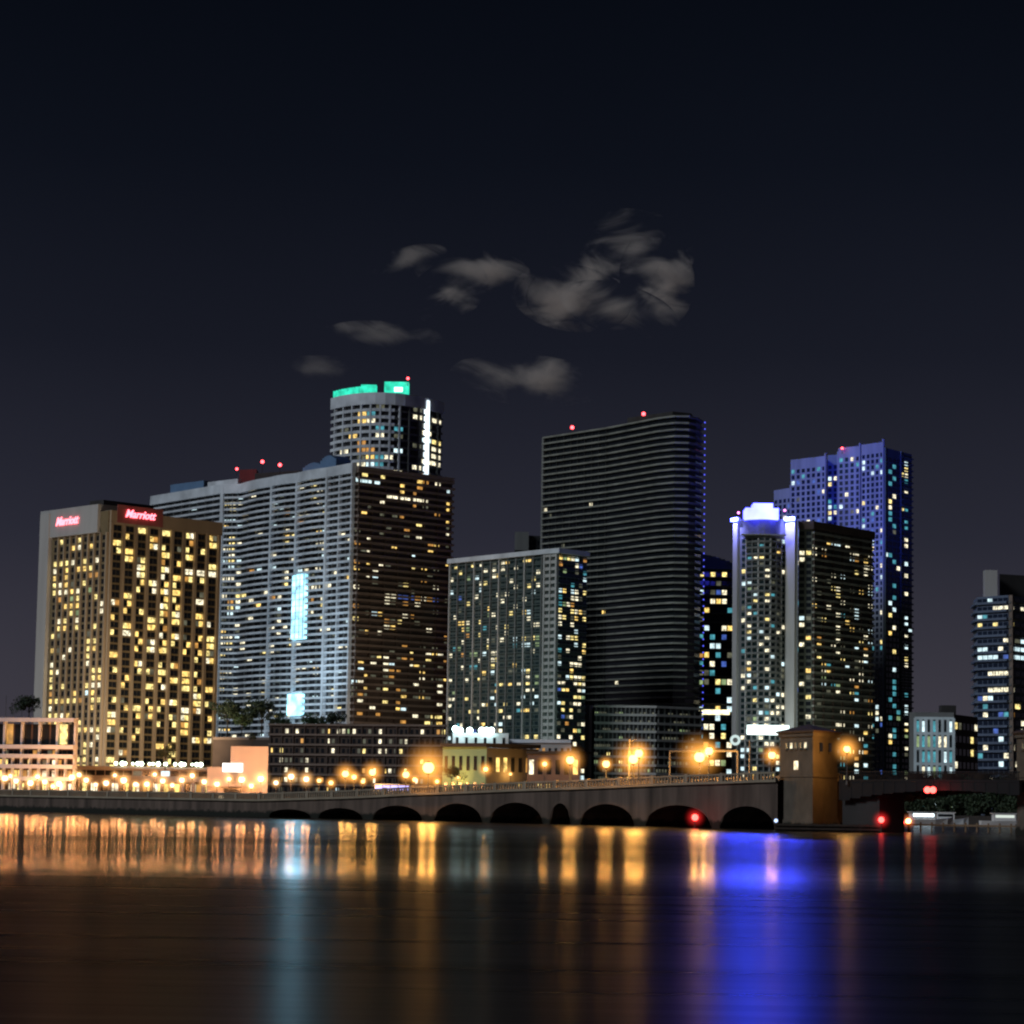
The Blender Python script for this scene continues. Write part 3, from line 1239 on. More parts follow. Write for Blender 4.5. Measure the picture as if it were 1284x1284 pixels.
# ------------------------------------------------------------------ right: low blocks and edge tower
lp = [F(1140, 905), F(1147, 902), F(1196, 900), F(1226, 925)]
lz = ZZ(1170, 893, 900)
b = Building('lattice_block', lp[1], 'low block with pale square lattice facade beyond the drawbridge', 'building')
b.body(lp[:3], ZG, lz, M_grey, back=14)
b.body(lp[2:], ZG, lz - .6, M_dbrown, 'side_wall', back=14)
M_lat = mat('lattice_paint', (.62, .70, .72), .8)
for k in range(8):
    b.pier(lp[1], lp[2], .01 + .14 * k, 1.0, ZG, lz - 2, .8, M_lat, 'lattice_post')
for k in range(6):
    b.slab(lp[1:3], 3 + (lz - 5) / 6 * (k + .9), .9, .78, M_lat, 'lattice_rail')
b.face(lp[1], lp[2], 3, lz - 2, 6, 7, lambda rv, cv, r, c, q: -1 if random.random() < .8 else None, (.1, .9), (.1, .8), 1,
       [0, .6, 1.5, 2, 3, 0, 0, 0, .8], .1)
b.face(lp[2], lp[3], 3, lz - 2, 7, 6, cl(.22), (.2, .8), (.2, .7), 1, [1, 3, 4, 0, 0, 1, 1, 0, 0], .1)
b.windows(G_teal)
mb = MB()
mb.box((F(1188, 910).x, 910, lz + 1.2), (5, 6, 3))
b.add(mb, 'plant_room', M_roof)

ep = [F(1221, 1030), F(1226, 1012), F(1265, 1000), F(1330, 1030)]
ez = ZZ(1245, 748, 1008)
b = Building('edge_tower', ep[2], 'blue grey glass tower with bright cyan windows at the right margin', 'apartment tower')
b.body(ep, ZG, ez, M_bluegrey, back=24)
nfe = 26
fh = (ez - 3) / nfe
for k in range(nfe):
    b.slab(ep[:3], 3 + fh * k, .9, 1.1, M_bluegrey)
    b.slab(ep[2:], 3.02 + fh * k, .8, 1.1, M_grey)
b.pier(ep[2], ep[3], .02, .9, ZG, ez, 1.6, M_brown)


def el(rv, cv, r, c, q):
    if r in (14, 16) and cv > .3:
        return 2
    if r == 18 and cv < .5:
        return 3
    if r == 19 and cv < .3:
        return 3
    if r == 24:
        return 2 if random.random() < .7 else None
    return -1 if random.random() < .2 else None


b.face(ep[1], ep[2], 3.9, ez, nfe, 6, el, (.08, .92), (.06, .7), 1, [0, 1, 4, 3, 2, 0, 1, 2, 0], .12)
b.face(ep[2], ep[3], 3.9, ez, nfe, 9, el, (.1, .9), (.06, .7), 1, [0, 2, 5, 1, .4, 1, 2, 0, 0], .12)
b.windows(G_blue)
mb = MB()
a = W(1244, 730, 1012)
mb.box((a.x, 1016, ez + 5.2), (4.6, 5, 11))
b.add(mb, 'lift_tower', M_pale)
mb = MB()
mb.prism([F(1254, 1022), F(1330, 1034), F(1330, 1050), F(1254, 1040)], ez - 1, ez + 10)
b.add(mb, 'penthouse', M_roof)

# ------------------------------------------------------------------ low buildings along the left shore
tp = [F(-60, 575), F(98, 566)]
tz_ = ZZ(50, 905, 570)
b = Building('terrace_block', tp[0], 'pale five storey terrace block with open bays at the left margin', 'building')
b.body(tp, ZG, tz_ - .6, M_dbrown, back=18)
zs = [1.2, 6.2, 8.8, 11.0, 13.0, tz_ - .1]
for k, z in enumerate(zs[1:]):
    b.slab(tp, z, .85, 2.0, M_pink, 'floor_slab')
for k in range(15):
    b.pier(tp[0], tp[1], .02 + .0695 * k, .28 if k % 2 else .4, ZG, tz_ if k % 2 == 0 else 11, 1.0, M_pink, 'column')
b.face(tp[0], tp[1], 6.8, 8.8, 1, 26, cl(.75), (.1, .9), (.05, .8), 1, [2, 1, 2, 0, 0, 5, 2, 0, 0], .1)
b.face(tp[0], tp[1], 9.4, 11, 1, 26, cl(.35), (.1, .9), (.05, .8), 1, [1, 1, 1, 0, 0, 5, 2, 0, 0], .1)
b.face(tp[0], tp[1], 11.6, 13, 1, 26, cl(.28), (.1, .9), (.05, .8), 1, [1, 1, 1, 0, 0, 5, 3, 0, 0], .1)
b.face(tp[0], tp[1], 13.6, tz_ - .3, 1, 14, lambda rv, cv, r, c, q: (1 if c == 12 else (5 if random.random() < .2 else None)), (.1, .9), (.08, .95), 1,
       [1, 1, 1, 0, 0, 5, 3, 0, 0], .1)
b.face(tp[0], tp[1], 1.4, 6.0, 1, 15, lambda rv, cv, r, c, q: -1 if random.random() < .85 else None, (.12, .88), (.05, .92), 1,
       [2, 2, 6, 0, 0, 1, 0, 0, 0], .1)
b.windows()

np_ = [F(99, 590), F(262, 588)]
nz_ = ZZ(180, 951, 589)
b = Building('hotel_podium', np_[0], 'two level hotel podium with glowing shopfronts under the hotel tower', 'building')
b.body(np_, ZG, nz_ - 2.2, M_beige, back=22)
b.slab(np_, 6.6, .8, 1.4, M_beige, 'floor_slab')
b.slab(np_, nz_ - 2.3, .5, .6, M_beige, 'parapet')
for k in range(13):
    b.pier(np_[0], np_[1], .02 + .08 * k, .7, ZG, 6.6, 1.2, M_beige, 'column')
b.face(np_[0], np_[1], 1.4, 6.4, 1, 24, lambda rv, cv, r, c, q: -1 if random.random() < .72 else None, (.08, .92), (.05, .92), 1,
       [4, 2, 5, 0, 0, 3, 0, 0, .6], .1)
b.face(np_[0], np_[1], 7.6, nz_ - 2.6, 1, 14, cl(.1), (.05, .95), (.1, .9), 1, [0, 0, 0, 1, 0, 0, 1, 0, 1], .1)
b.windows()
mb = MB()
for k in range(17):
    p = lerp(np_[0], np_[1], .28 + .7 * (k + .5 + .25 * sin(k * 2.3)) / 17)
    if k not in (10,):
        mb.ball((p.x, p.y - .8, nz_ - 1.2), .42 + .12 * sin(k * 1.7), 8, 5)
o = b.add(mb, 'roof_lamp', emit('podium_roof_lamps', (.80, 1, .72), 7))
o['kind'] = 'stuff'

bp_ = [F(262, 570), F(337.5, 566)]
bz = ZZ(320, 936, 567)
b = Building('beige_block', bp_[0], 'plain beige block with one lit billboard window beside the podium', 'building')
b.body([bp_[0], lerp(*bp_, .52)], ZG, bz - 4.5, M_beige, back=16)
b.body([lerp(*bp_, .38), bp_[1]], ZG, bz, M_beige, 'tower_wall', back=12)
tt = (bp_[1] - bp_[0]).normalized()
nn = Vector((tt.y, -tt.x))
mb = MB()
mb.obox(bp_[0], tt, nn, 3.6, 8.2, .05, .3, ZZ(290, 968, 568), ZZ(290, 957, 568))
b.add(mb, 'window', emit('bright_window', (1, .97, .92), 2.2, .3, scale=.5))
mb = MB()
mb.obox(bp_[0], tt, nn, .5, 12.8, .05, .25, 1.6, 3.6)
b.add(mb, 'shopfront', E_shop)
mb = MB()
mb.obox(bp_[0], tt, nn, -.2, 11, .1, 1.6, 5.6, 6.2)
b.add(mb, 'awning', M_beige)
mb = MB()
mb.obox(bp_[0], tt, nn, 4, 8, .1, .25, 4.3, 5.2)
b.add(mb, 'dark_window', G_dark)

rp_ = [F(338, 705), F(560, 690)]
rz_ = ZZ(450, 908, 697)
b = Building('lowrise_apartments', rp_[0], 'long dark low-rise with rows of white windows behind the street lamps', 'building')
b.body(rp_, ZG, rz_, M_dbrown, back=20)
nfr = 8
fh = (rz_ - 2) / nfr
for k in range(1, nfr + 1):
    b.slab(rp_, 2 + fh * k - .5, .5, .6, M_brown, 'floor_slab')
for k in range(16):
    b.pier(rp_[0], rp_[1], .01 + .065 * k, .4, ZG, rz_, .4, M_dbrown)
b.face(rp_[0], rp_[1], 2, rz_ - .5, nfr, 34, lambda rv, cv, r, c, q: -1 if random.random() < (.30 if r > 2 else .18) else None, (.24, .76), (.22, .68), 1,
       [3, 2, 4, .8, 0, 3, 5, .3, .6], .1)
b.windows()

yp = [F(556, 566), F(611, 558), F(676, 566)]
yz = ZZ(580, 936, 562)
b = Building('green_house_block', yp[0], 'yellow green two storey block with tall dark windows beside the bridge', 'building')
b.body(yp[:2], ZG, yz, M_greenwall, back=12)
b.body(yp[1:], ZG, yz - .3, M_grey, 'side_wall', back=12)
b.slab(yp, yz - .1, .8, .8, M_roof, 'roof', inset=6)
b.face(yp[0], yp[1], 3.0, yz - .6, 2, 6, lambda rv, cv, r, c, q: None, (.3, .72), (.2, .75), 1)
b.face(yp[1], yp[2], 3.0, yz - .9, 2, 7, cl(.12), (.28, .72), (.2, .75), 1, [3, 1, 0, 0, 0, 3, 0, 0, 0])
for it in b.dark:
    mb = MB()
    A_, t_, n_, u0, u1, w0, w1, pr, k = it
    mb.obox(A_, t_, n_, u0, u1, -.05, pr, w0, w1)
    b.add(mb, 'window', G_dark)
b.dark = []
b.windows()

a, c = F(568, 640), F(638, 638)
b = Building('white_annex', a, 'white annex with cool roof lamps behind the yellow green block', 'building')
wz_ = ZZ(600, 919, 639)
b.body([a, c], ZG, wz_, M_white, back=14)
b.face(a, c, wz_ - 4.5, wz_ - .5, 1, 6, lambda rv, cv, r, c, q: None, (.35, .65), (.25, .85), 1)
b.windows()
for px in (571, 577, 589, 604, 610, 616):
    p = W(px, 914 if px < 575 else 916, 637)
    mb = MB()
    mb.ball(p, .75, 8, 6)
    mb.tube((p.x, p.y, wz_ - .1), p, .07, .07, 6)
    b.add(mb, 'roof_lamp', emit('cool_roof_lamp', (.70, 1, .97), 14))
a, c = F(640, 650), F(717, 645)
b = Building('white_gallery', a, 'long low white building with small square openings left of the garage', 'building')
wz_ = ZZ(680, 929, 648)
b.body([a, c], ZG, wz_, M_pale, back=14)
b.slab([a, c], wz_ - .5, .8, .5, M_white, 'parapet')
b.face(a, c, 3, wz_ - .8, 3, 10, lambda rv, cv, r, c, q: (5 if random.random() < .15 else None), (.3, .7), (.3, .8), 1)
b.windows()
a, c = F(662, 560), F(728, 552)
b = Building('brick_shop', a, 'small reddish shop building with round lamps behind the bridge lamps', 'building')
sz_ = ZZ(690, 943, 556)
b.body([a, c], ZG, sz_, mat('reddish_brick', (.12, .085, .075), .9, var=.25), back=10)
b.slab([a, c], sz_ - .4, .6, .4, M_roof, 'roof', inset=5)
b.face(a, c, 3, sz_ - .6, 2, 6, cl(.3), (.25, .75), (.2, .8), 1, [3, 1, 2, 0, 0, 2, 0, 0, 0])
b.windows()

# ------------------------------------------------------------------ arched causeway bridge
br = Building('arched_bridge', F(975, 352, 1010), 'long concrete arched causeway bridge with balustrade crossing the water', 'bridge')
BWID = 13.0


def deck_z(u):
    """top of the balustrade along the bridge"""
    pxs = [(-70, 4.0), (0, 4.1), (160, 4.05), (320, 4.0), (430, 4.6), (540, 5.45), (700, 6.35), (880, 7.3), (975, 7.7)]
    us = [(bridge_u(p), z) for p, z in pxs]
    if u <= us[0][0]:
        return us[0][1]
    for (u0, z0), (u1, z1) in zip(us, us[1:]):
        if u <= u1:
            f = (u - u0) / (u1 - u0)
            f = f * f * (3 - 2 * f) * .3 + f * .7
            return z0 + (z1 - z0) * f
    return us[-1][1]


ARCH = [(338, 390), (400, 455), (468, 530), (545, 605), (615, 681), (690, 716), (728, 796), (810, 892), (903, 972)]


def span_mesh(u0, u1, arch):
    """solid slice of the bridge side to side; arch=(a0,a1,crown)"""
    mb = MB()
    N = max(2, int((u1 - u0) / .7))
    for k in range(N):
        a, c = u0 + (u1 - u0) * k / N, u0 + (u1 - u0) * (k + 1) / N
        p, q = BA + BT * a, BA + BT * c
        p2, q2 = p - BN * BWID, q - BN * BWID

        def zb(u):
            if arch is None:
                return -1.5
            x = (u - (arch[0] + arch[1]) / 2) / ((arch[1] - arch[0]) / 2)
            return .25 + (arch[2] - .25) * sqrt(max(0, 1 - x * x))
        za, zc = zb(a), zb(c)
        ta, tc_ = deck_z(a) - 1.35, deck_z(c) - 1.35
        mb.quad((p.x, p.y, za), (q.x, q.y, zc), (q.x, q.y, tc_), (p.x, p.y, ta))
        mb.quad((q2.x, q2.y, zc), (p2.x, p2.y, za), (p2.x, p2.y, ta), (q2.x, q2.y, tc_))
        mb.quad((p.x, p.y, za), (p2.x, p2.y, za), (q2.x, q2.y, zc), (q.x, q.y, zc))
        mb.quad((p.x, p.y, ta), (q.x, q.y, tc_), (q2.x, q2.y, tc_), (p2.x, p2.y, ta))
    for u in (u0, u1) if arch is None else ():
        p = BA + BT * u
        p2 = p - BN * BWID
        z0, z1 = -1.5, .25
        if True:
            mb.quad((p.x, p.y, z0), (p2.x, p2.y, z0), (p2.x, p2.y, z1), (p.x, p.y, z1))
    return mb


prev = 0.0
for p0, p1 in ARCH:
    u0, u1 = bridge_u(p0), bridge_u(p1)
    br.add(span_mesh(prev, u0, None), 'abutment' if prev == 0 else 'pier', M_bridge)
    zc = min(deck_z((u0 + u1) / 2) - 2.8, 3.1)
    br.add(span_mesh(u0, u1, (u0, u1, zc)), 'arch', M_bridge)
    mb = MB()                                     # raised arch ring
    N = 14
    for k in range(N):
        a0, a1 = pi * k / N, pi * (k + 1) / N
        h = (u1 - u0) / 2
        for rr in (1,):
            pts = []
            for an in (a0, a1):
                for ex in (0.0, .35):
                    uu = (u0 + u1) / 2 - (h + ex * .5) * cos(an)
                    zz = .25 + (zc - .25 + ex) * sin(an)
                    P = BA + BT * uu + BN * .12
                    pts.append((P.x, P.y, zz))
            mb.quad(pts[0], pts[2], pts[3], pts[1])
    br.add(mb, 'arch_ring', M_bridge)
    prev = u1
br.add(span_mesh(prev, BL, None), 'pier', M_bridge)
def along(u0, u1, w0, w1, zf0, zf1, step=4.0):
    """ribbon box that follows the deck"""
    mb = MB()
    N = max(1, int((u1 - u0) / step))
    for k in range(N):
        a, c = u0 + (u1 - u0) * k / N, u0 + (u1 - u0) * (k + 1) / N
        A_, C_ = BA + BT * a, BA + BT * c
        i = len(mb.v)
        for P, u in ((A_, a), (C_, c)):
            for w, zf in ((w0, zf0), (w1, zf0), (w1, zf1), (w0, zf1)):
                Q = P + BN * w
                mb.v.append((Q.x, Q.y, deck_z(u) + zf))
        for f in ((0, 1, 5, 4), (1, 2, 6, 5), (2, 3, 7, 6), (3, 0, 4, 7)):
            mb.f.append(tuple(i + x for x in f))
            mb.m.append(0)
    return mb


br.add(along(0, BL, -.05, .42, -1.35, -1.02), 'cornice', M_balus)
br.add(along(0, BL, -BWID + .4, -.4, -1.30, -1.08), 'deck', M_asph)
for w in (.2, -BWID + .2):
    mb = along(0, BL, w - .2, w + .2, -.22, 0)
    n = int(BL / .62)
    for k in range(n):
        u = (k + .5) * BL / n
        P = BA + BT * u + BN * w
        z = deck_z(u)
        big = k % 11 == 0
        h = .28 if big else .13
        mb.obox(P, BT, BN, -h, h, -h * .8, h * .8, z - 1.05, z - (-.12 if big else .2))
    br.add(mb, 'balustrade', M_balus)

# ------------------------------------------------------------------ bridge tender's house
hd = 346.0


def bridge_house(root_px, d, label, mirror=False):
    A, C, B = F(root_px - 41, d + 8, 990), F(root_px, d - 2, 990), F(root_px + 31, d + 6, 990)
    hb = Building('bridge_house', C, label, 'bridge house')
    ze = ZZ(root_px, 919, d)
    t1, t2 = (C - A), (B - C)
    D_ = A + t2
    base = [A, C, B, D_]
    cen = (A + B) / 2

    def grow(k):
        return [cen + (p - cen) * k for p in base]
    mb = MB()
    mb.prism(grow(1.0), -1.5, ze)
    hb.add(mb, 'wall', M_house)
    mb = MB()
    mb.prism(grow(1.06), -1.5, 1.4)
    hb.add(mb, 'plinth', M_house)
    zb = ZZ(root_px, 972, d)
    mb = MB()
    mb.prism(grow(1.04), zb - .25, zb + .25)
    hb.add(mb, 'string_course', M_house)
    mb = MB()
    mb.prism(grow(1.08), ze - .45, ze + .05)
    hb.add(mb, 'cornice', M_house)
    mb = MB()
    rb = grow(1.16)
    i = 0
    zp = ZZ(root_px, 906, d)
    mb.v += [(p.x, p.y, ze + .06) for p in rb] + [(p.x, p.y, ze + .3) for p in rb] + [(cen.x, cen.y, zp)]
    for k in range(4):
        k2 = (k + 1) % 4
        mb.f += [(k, k2, 4 + k2, 4 + k), (4 + k, 4 + k2, 8)]
        mb.m += [0, 0]
    mb.f.append((3, 2, 1, 0))
    mb.m.append(0)
    hb.add(mb, 'roof', M_tile)
    for P, Q, n, mlist in ((A, C, 5, [E[6], E[2], E[6], E[6], E[2]]), (C, B, 2, [G_dark, G_dark])):
        t = (Q - P).normalized()
        nn = Vector((t.y, -t.x))
        L = (Q - P).length
        for k in range(n):
            u = L * (.14 + .72 * (k + .5) / n)
            w = .28 if n == 5 else .5
            mb = MB()
            mb.obox(P, t, nn, u - w, u + w, -.05, .1, ZZ(root_px, 942 if n == 2 else 938, d), ZZ(root_px, 931, d))
            fr = MB()
            fr.obox(P, t, nn, u - w - .16, u + w + .16, -.05, .2, ZZ(root_px, 942 if n == 2 else 938, d) - .25, ZZ(root_px, 942 if n == 2 else 938, d) - .02)
            o = hb.add(mb, 'window', mlist[k])
            hb.add(fr, 'sill', M_house, o)
    t = (C - A).normalized()
    nn = Vector((t.y, -t.x))
    L = (C - A).length
    mb = MB()
    mb.obox(A, t, nn, L * .45, L * .56, -.05, .1, ZZ(root_px, 965, d), ZZ(root_px, 954, d))
    hb.add(mb, 'window', E[2])
    return hb


bridge_house(1019, hd, 'square stone bridge house with tiled pyramid roof and narrow lit windows')
bridge_house(1316, 318, 'second bridge house cut by the right margin, orange lit stone')

# drawbridge span to the right of the house
U0, U1 = bridge_u(1052), bridge_u(1278)
ds = Building('drawbridge_span', BA + BT * U0, 'dark steel drawbridge span with low railing right of the bridge house', 'drawbridge')
ZD = 7.35


def plank(u0, u1, w0, w1, z0, z1, zz1=None):
    mb = MB()
    P = BA
    pts = [P + BT * u0 + BN * w1, P + BT * u1 + BN * w1, P + BT * u1 + BN * w0, P + BT * u0 + BN * w0]
    mb.prism(pts, z0, z1)
    return mb


def girder(w):
    mb = MB()
    N = 16
    for k in range(N):
        a, c = U0 + (U1 - U0) * k / N, U0 + (U1 - U0) * (k + 1) / N
        f = abs((k + .5) / N - .62) / .62
        zb = 5.4 - 1.5 * f * f
        A_, C_ = BA + BT * a + BN * w, BA + BT * c + BN * w
        mb.prism([A_ + BN * .25, C_ + BN * .25, C_ - BN * .25, A_ - BN * .25], zb, ZD - .9)
        mb.prism([A_ + BN * .3, A_ + BT * .3 + BN * .3, A_ + BT * .3 - BN * .3, A_ - BN * .3], zb, ZD - .9)
    return mb


for w in (-.3, -6, -BWID + .4):
    ds.add(girder(w), 'girder', M_steel)
ds.add(plank(U0, U1, -BWID, 0, ZD - .88, ZD - .6), 'deck', M_steel)
mb = plank(U0, U1, -.2, 0, ZD + .32, ZD + .45)
n = 110
for k in range(n):
    u = U0 + (U1 - U0) * (k + .5) / n
    P = BA + BT * u
    mb.obox(P, BT, BN, -.05, .05, -.15, -.05, ZD - .6, ZD + .33)
ds.add(mb, 'railing', M_steel)
mb = plank(U0, U1, -BWID, -BWID + .2, ZD + .32, ZD + .45)
for k in range(n):
    u = U0 + (U1 - U0) * (k + .5) / n
    P = BA + BT * u
    mb.obox(P, BT, BN, -.05, .05, -BWID + .05, -BWID + .15, ZD - .6, ZD + .33)
ds.add(mb, 'railing', M_steel)
mb = plank(U0 - .5, U0 + (U1 - U0) * .2, -6, -1.2, -1.5, 5.2)
ds.add(mb, 'bascule_pier', M_roof)
for dx in (-3.2, 3.8):
    p = W(1166 + dx, 990.5, 330)
    mb = MB()
    mb.ball(p, .42, 10, 6)
    mb.tube((p.x, p.y, p.z), (p.x, p.y, p.z + 1.4), .06, .06, 6, 1)
    ds.add(mb, 'navigation_lamp', [E_red2, M_steel])

# timber fender and dock at the waterline
mb = MB()
for k in range(60):
    px = 972 + k * 2.2
    p = F(px, 338, 1040)
    mb.tube((p.x, p.y, -1.5), (p.x + random.uniform(-.05, .05), p.y, .95 + random.uniform(-.12, .12)), .13, .12, 6)
a, c = F(971, 337.8, 1040), F(1104, 337.8, 1040)
for z in (.35, .8):
    mb.prism([(a.x, a.y - .25), (c.x, c.y - .25), (c.x, c.y - .02), (a.x, a.y - .02)], z - .12, z + .12)
tag(mb.build('timber_fender', M_wood), 'dark timber pile fender at the foot of the bridge house', 'fender')

mb = MB()
a, c = F(1120, 372, 1040), F(1290, 366, 1040)
mb.prism([a, c, c + Vector((0, 3)), a + Vector((0, 3))], .75, 1.0)
for k in range(12):
    p = lerp(a, c, (k + .5) / 12)
    mb.tube((p.x, p.y + .3, -1.5), (p.x, p.y + .3, 1.25), .14, .14, 6)
tag(mb.build('dock', mat('dock_timber', (.22, .15, .09), .85, var=.3, scale=1)), 'low brown timber dock behind the drawbridge opening', 'dock')

nav_n = 0


def nav_light(px, py, d, m, label, r=.38):
    p = W(px, py, d)
    rt = empty('navigation_light', (p.x, p.y, 0), 0, label, 'navigation light')
    mb = MB()
    mb.tube((0, 0, -1.5), (0, 0, p.z - r), .16, .13, 8)
    mb.build('post', M_wood, rt)
    mb = MB()
    mb.ball((0, 0, p.z), r, 12, 8)
    mb.build('lamp', m, rt, True)
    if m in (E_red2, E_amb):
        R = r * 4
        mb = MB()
        mb.ball((0, 0, 0), R, 16, 10)  # glowing ball added as the signal's halo
        o = mb.build('glow_halo', glow_material('signal_halo_%d_%d' % (m == E_red2, round(r * 100)), (1, .03, .03) if m == E_red2 else (1, .2, .04), 1.1 / R, R), rt, True)
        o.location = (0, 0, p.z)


nav_light(1105, 1028, 336.5, E_red2, 'single red navigation light at the end of the timber fender')
nav_light(1127, 1023, 352, E_navw, 'small white navigation light above the paired reds by the dock', .26)
nav_light(1133, 1031, 350, E_red2, 'small red navigation light just left of the orange one', .22)
nav_light(1139, 1029.5, 349, E_amb, 'orange red navigation light at the dock end', .34)
nav_light(871.5, 1025, 360, E_red2, 'red navigation light in front of the wide bridge arch', .45)
nav_light(973, 1029, 345, emit('navigation_blue', (.5, .65, 1), 2), 'small bluish navigation light at the left foot of the bridge house', .25)

# ------------------------------------------------------------------ street lamps
def lamp_proto(k, r, H, gf=2.8):
    col = (1, .385, .125) if k else (1, .46, .10)
    rt = empty('street_lamp', (0, 0, 0))
    mb = MB()
    mb.tube((0, 0, -H), (0, 0, -.2), .10, .07, 8)
    mb.tube((0, 0, -H), (0, 0, -H + .5), .2, .14, 8)
    mb.build('pole', M_pole, rt)
    g = r * .92
    mb = MB()
    mb.tube((0, 0, -.35), (0, 0, -.05), .12, g * .5, 10)
    mb.tube((0, 0, g * 1.75), (0, 0, g * 2.1), g * .5, g * .1, 10)
    mb.build('lamp_cap', M_pole, rt)
    mb = MB()
    mb.ball((0, 0, 0), g, 14, 10)
    o = mb.build('lantern', E_globew if k else E_globe, rt, True)
    o.location = (0, 0, g * .9)
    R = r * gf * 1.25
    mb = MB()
    mb.ball((0, 0, 0), R, 16, 10)  # glowing ball added to imitate the lamp's bloom
    o = mb.build('glow_halo', glow_material('lamp_halo_%d_%d_%d' % (k, round(r * 100), round(gf * 10)), (1, .50, .16) if k else (1, .40, .07), 1.75 / R, R), rt, True)
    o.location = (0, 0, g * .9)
    ld = bpy.data.lights.new('lamp_light', 'POINT')
    ld.energy = (6500 if k else 5600) * r * r / .4
    ld.color = col
    ld.shadow_soft_size = 1.25 * r
    lo = bpy.data.objects.new('lamp_light', ld)
    COL.objects.link(lo)
    lo.parent = rt
    lo.location = (0, 0, g * .9)
    return rt


LAMPS = [
    (433, 974, 468, .62, 0, 'amber street lamp, leftmost of the pair right of the white shop lights'),
    (444, 977, 470, .45, 0, 'small amber street lamp close to a larger one on its left'),
    (467, 972, 462, .62, 0, 'amber street lamp standing alone left of the blue lit bus'),
    (509, 975, 452, .60, 0, 'amber street lamp just right of the blue lit bus'),
    (537, 969, 440, .95, 0, 'largest brightest amber street lamp, left of the yellow green block'),
    (609, 967, 420, .75, 0, 'amber street lamp in front of the yellow green block'),
    (683, 960.5, 404, .72, 0, 'amber street lamp in front of the reddish shop'),
    (715, 957.5, 400, .62, 0, 'amber street lamp between the reddish shop and the parking garage'),
    (760, 962, 391, .55, 0, 'amber street lamp at the left leg of the overhead gantry'),
    (794, 957, 388, .70, 0, 'amber street lamp inside the gantry, lower of the two'),
    (801, 949, 386, .60, 0, 'amber street lamp inside the gantry, upper of the two'),
    (877, 955, 378, .78, 0, 'amber street lamp right of the tall pole, lower of the two'),
    (889, 946, 376, .60, 0, 'amber street lamp right of the tall pole, upper of the two'),
    (968, 951, 364, .58, 0, 'amber street lamp just left of the bridge house'),
    (1062, 943, 358, .62, 0, 'amber street lamp just right of the bridge house'),
    (365, 977, 500, .58, 1, 'pale street lamp, leftmost in front of the long dark low-rise'),
    (384, 980, 500, .55, 1, 'second pale street lamp in front of the long dark low-rise'),
]
for px, s in ((6, 'at the far left margin'), (20, 'under the first open bay of the terrace block'), (38, 'under the dark bay of the terrace block'),
              (56, 'near the middle of the terrace block'), (74, 'under the lit upper bay of the terrace block'),
              (90, 'at the right corner of the terrace block'), (108, 'at the left end of the hotel podium'),
              (133, 'in front of the hotel podium, under the pale tower edge'), (155, 'in front of the podium, under the green roof lamps'),
              (184, 'at the middle of the hotel podium'), (204, 'beside the podium tree'),
              (228, 'at the right half of the hotel podium'), (256, 'where the podium meets the beige block'),
              (303, 'under the awning of the beige block'), (327, 'at the right corner of the beige block')):
    LAMPS.append((px, 982 + (px % 5) - (4 if px % 3 == 0 else 0), 553 + (px % 4), .55 + .05 * (px % 4), 1, 'pale promenade lamp ' + s))
for px, py, r, k, s_ in ((13, 975, .4, 1, 'just inside the left margin, above the larger lamps'), (47, 976, .45, 1, 'above the middle of the terrace block arcade'),
                      (66, 988, .4, 1, 'lowest one in front of the terrace block'), (99, 974, .5, 1, 'on the corner between the terrace block and the podium'),
                      (120, 986, .42, 1, 'low at the left third of the podium'), (144, 974, .38, 1, 'high above the podium shopfronts, left'),
                      (170, 986, .5, 1, 'low under the pointed podium tree, left'), (194, 973, .4, 1, 'high left of the podium tree'),
                      (216, 987, .45, 1, 'low right of the podium tree'), (241, 975, .5, 1, 'in front of the right podium shopfronts'),
                      (272, 986, .55, 1, 'low at the left edge of the beige block'), (287, 979, .45, 1, 'under the lit billboard window'),
                      (315, 988, .5, 1, 'lowest one in front of the beige block'), (346, 984, .5, 1, 'at the left end of the long dark low-rise'),
                      (400, 981, .45, 0, 'third in front of the long dark low-rise'), (415, 984, .5, 0, 'low, left of the amber pair'),
                      (455, 982, .4, 0, 'low, between the amber pair and the single amber lamp'), (520, 980, .5, 0, 'low, close left of the brightest amber lamp'),
                      (548, 982, .42, 0, 'low, close right of the brightest amber lamp'), (574, 976, .28, 0, 'small, at the left half of the yellow green block'),
                      (640, 972, .28, 0, 'small, right of the yellow green block'), (700, 966, .4, 0, 'small, between the two lamps by the reddish shop')):
    LAMPS.append((px, py, 552 if k else 560, r, k, 'small %s lamp ' % ('pale promenade' if k else 'amber roadside') + s_))
protos = {}
for px, py, d, r, k, lab in LAMPS:
    H = 4.0 if d < 552 else round(W(px, py, d).z - 1.2, 0)
    if k == 0 and 520 < px < 960 and r > .5 and px not in (609, 683):
        d = 1 / (1 / 510 + (px / 975) * (1 / 352 - 1 / 510)) - .5 + (11.5 if px > 850 else 0)
        p = W(px, py, d)
        H = round(p.z - deck_z((Vector((p.x, p.y)) - BA).dot(BT)), 1)
    if px in (609, 683):
        d, H, r = 546, 8.0, .5
    elif px == 968:
        d, H = 392, 3.5
    elif px == 1062:
        d, H, r = 342.0, 4.2, .46
    p = W(px, py, d)
    gf = 4.6 if px in (537, 794, 877, 1062) else (3.8 if px in (609, 683, 715, 433, 467) else (2.5 + (px * 7 % 10) * .12))
    key = (round(r, 2), k, H, round(gf, 1))
    if key not in protos:
        o = protos[key] = lamp_proto(k, r, H, gf)
    else:
        o = copy_tree(protos[key])
    o.location = p
    tag(o, lab, 'street lamp', 'street lamps along the shore and bridge')

# ------------------------------------------------------------------ overhead gantry and tall poles on the bridge
def on_bridge(px, w):
    return BA + BT * bridge_u(px) + BN * w


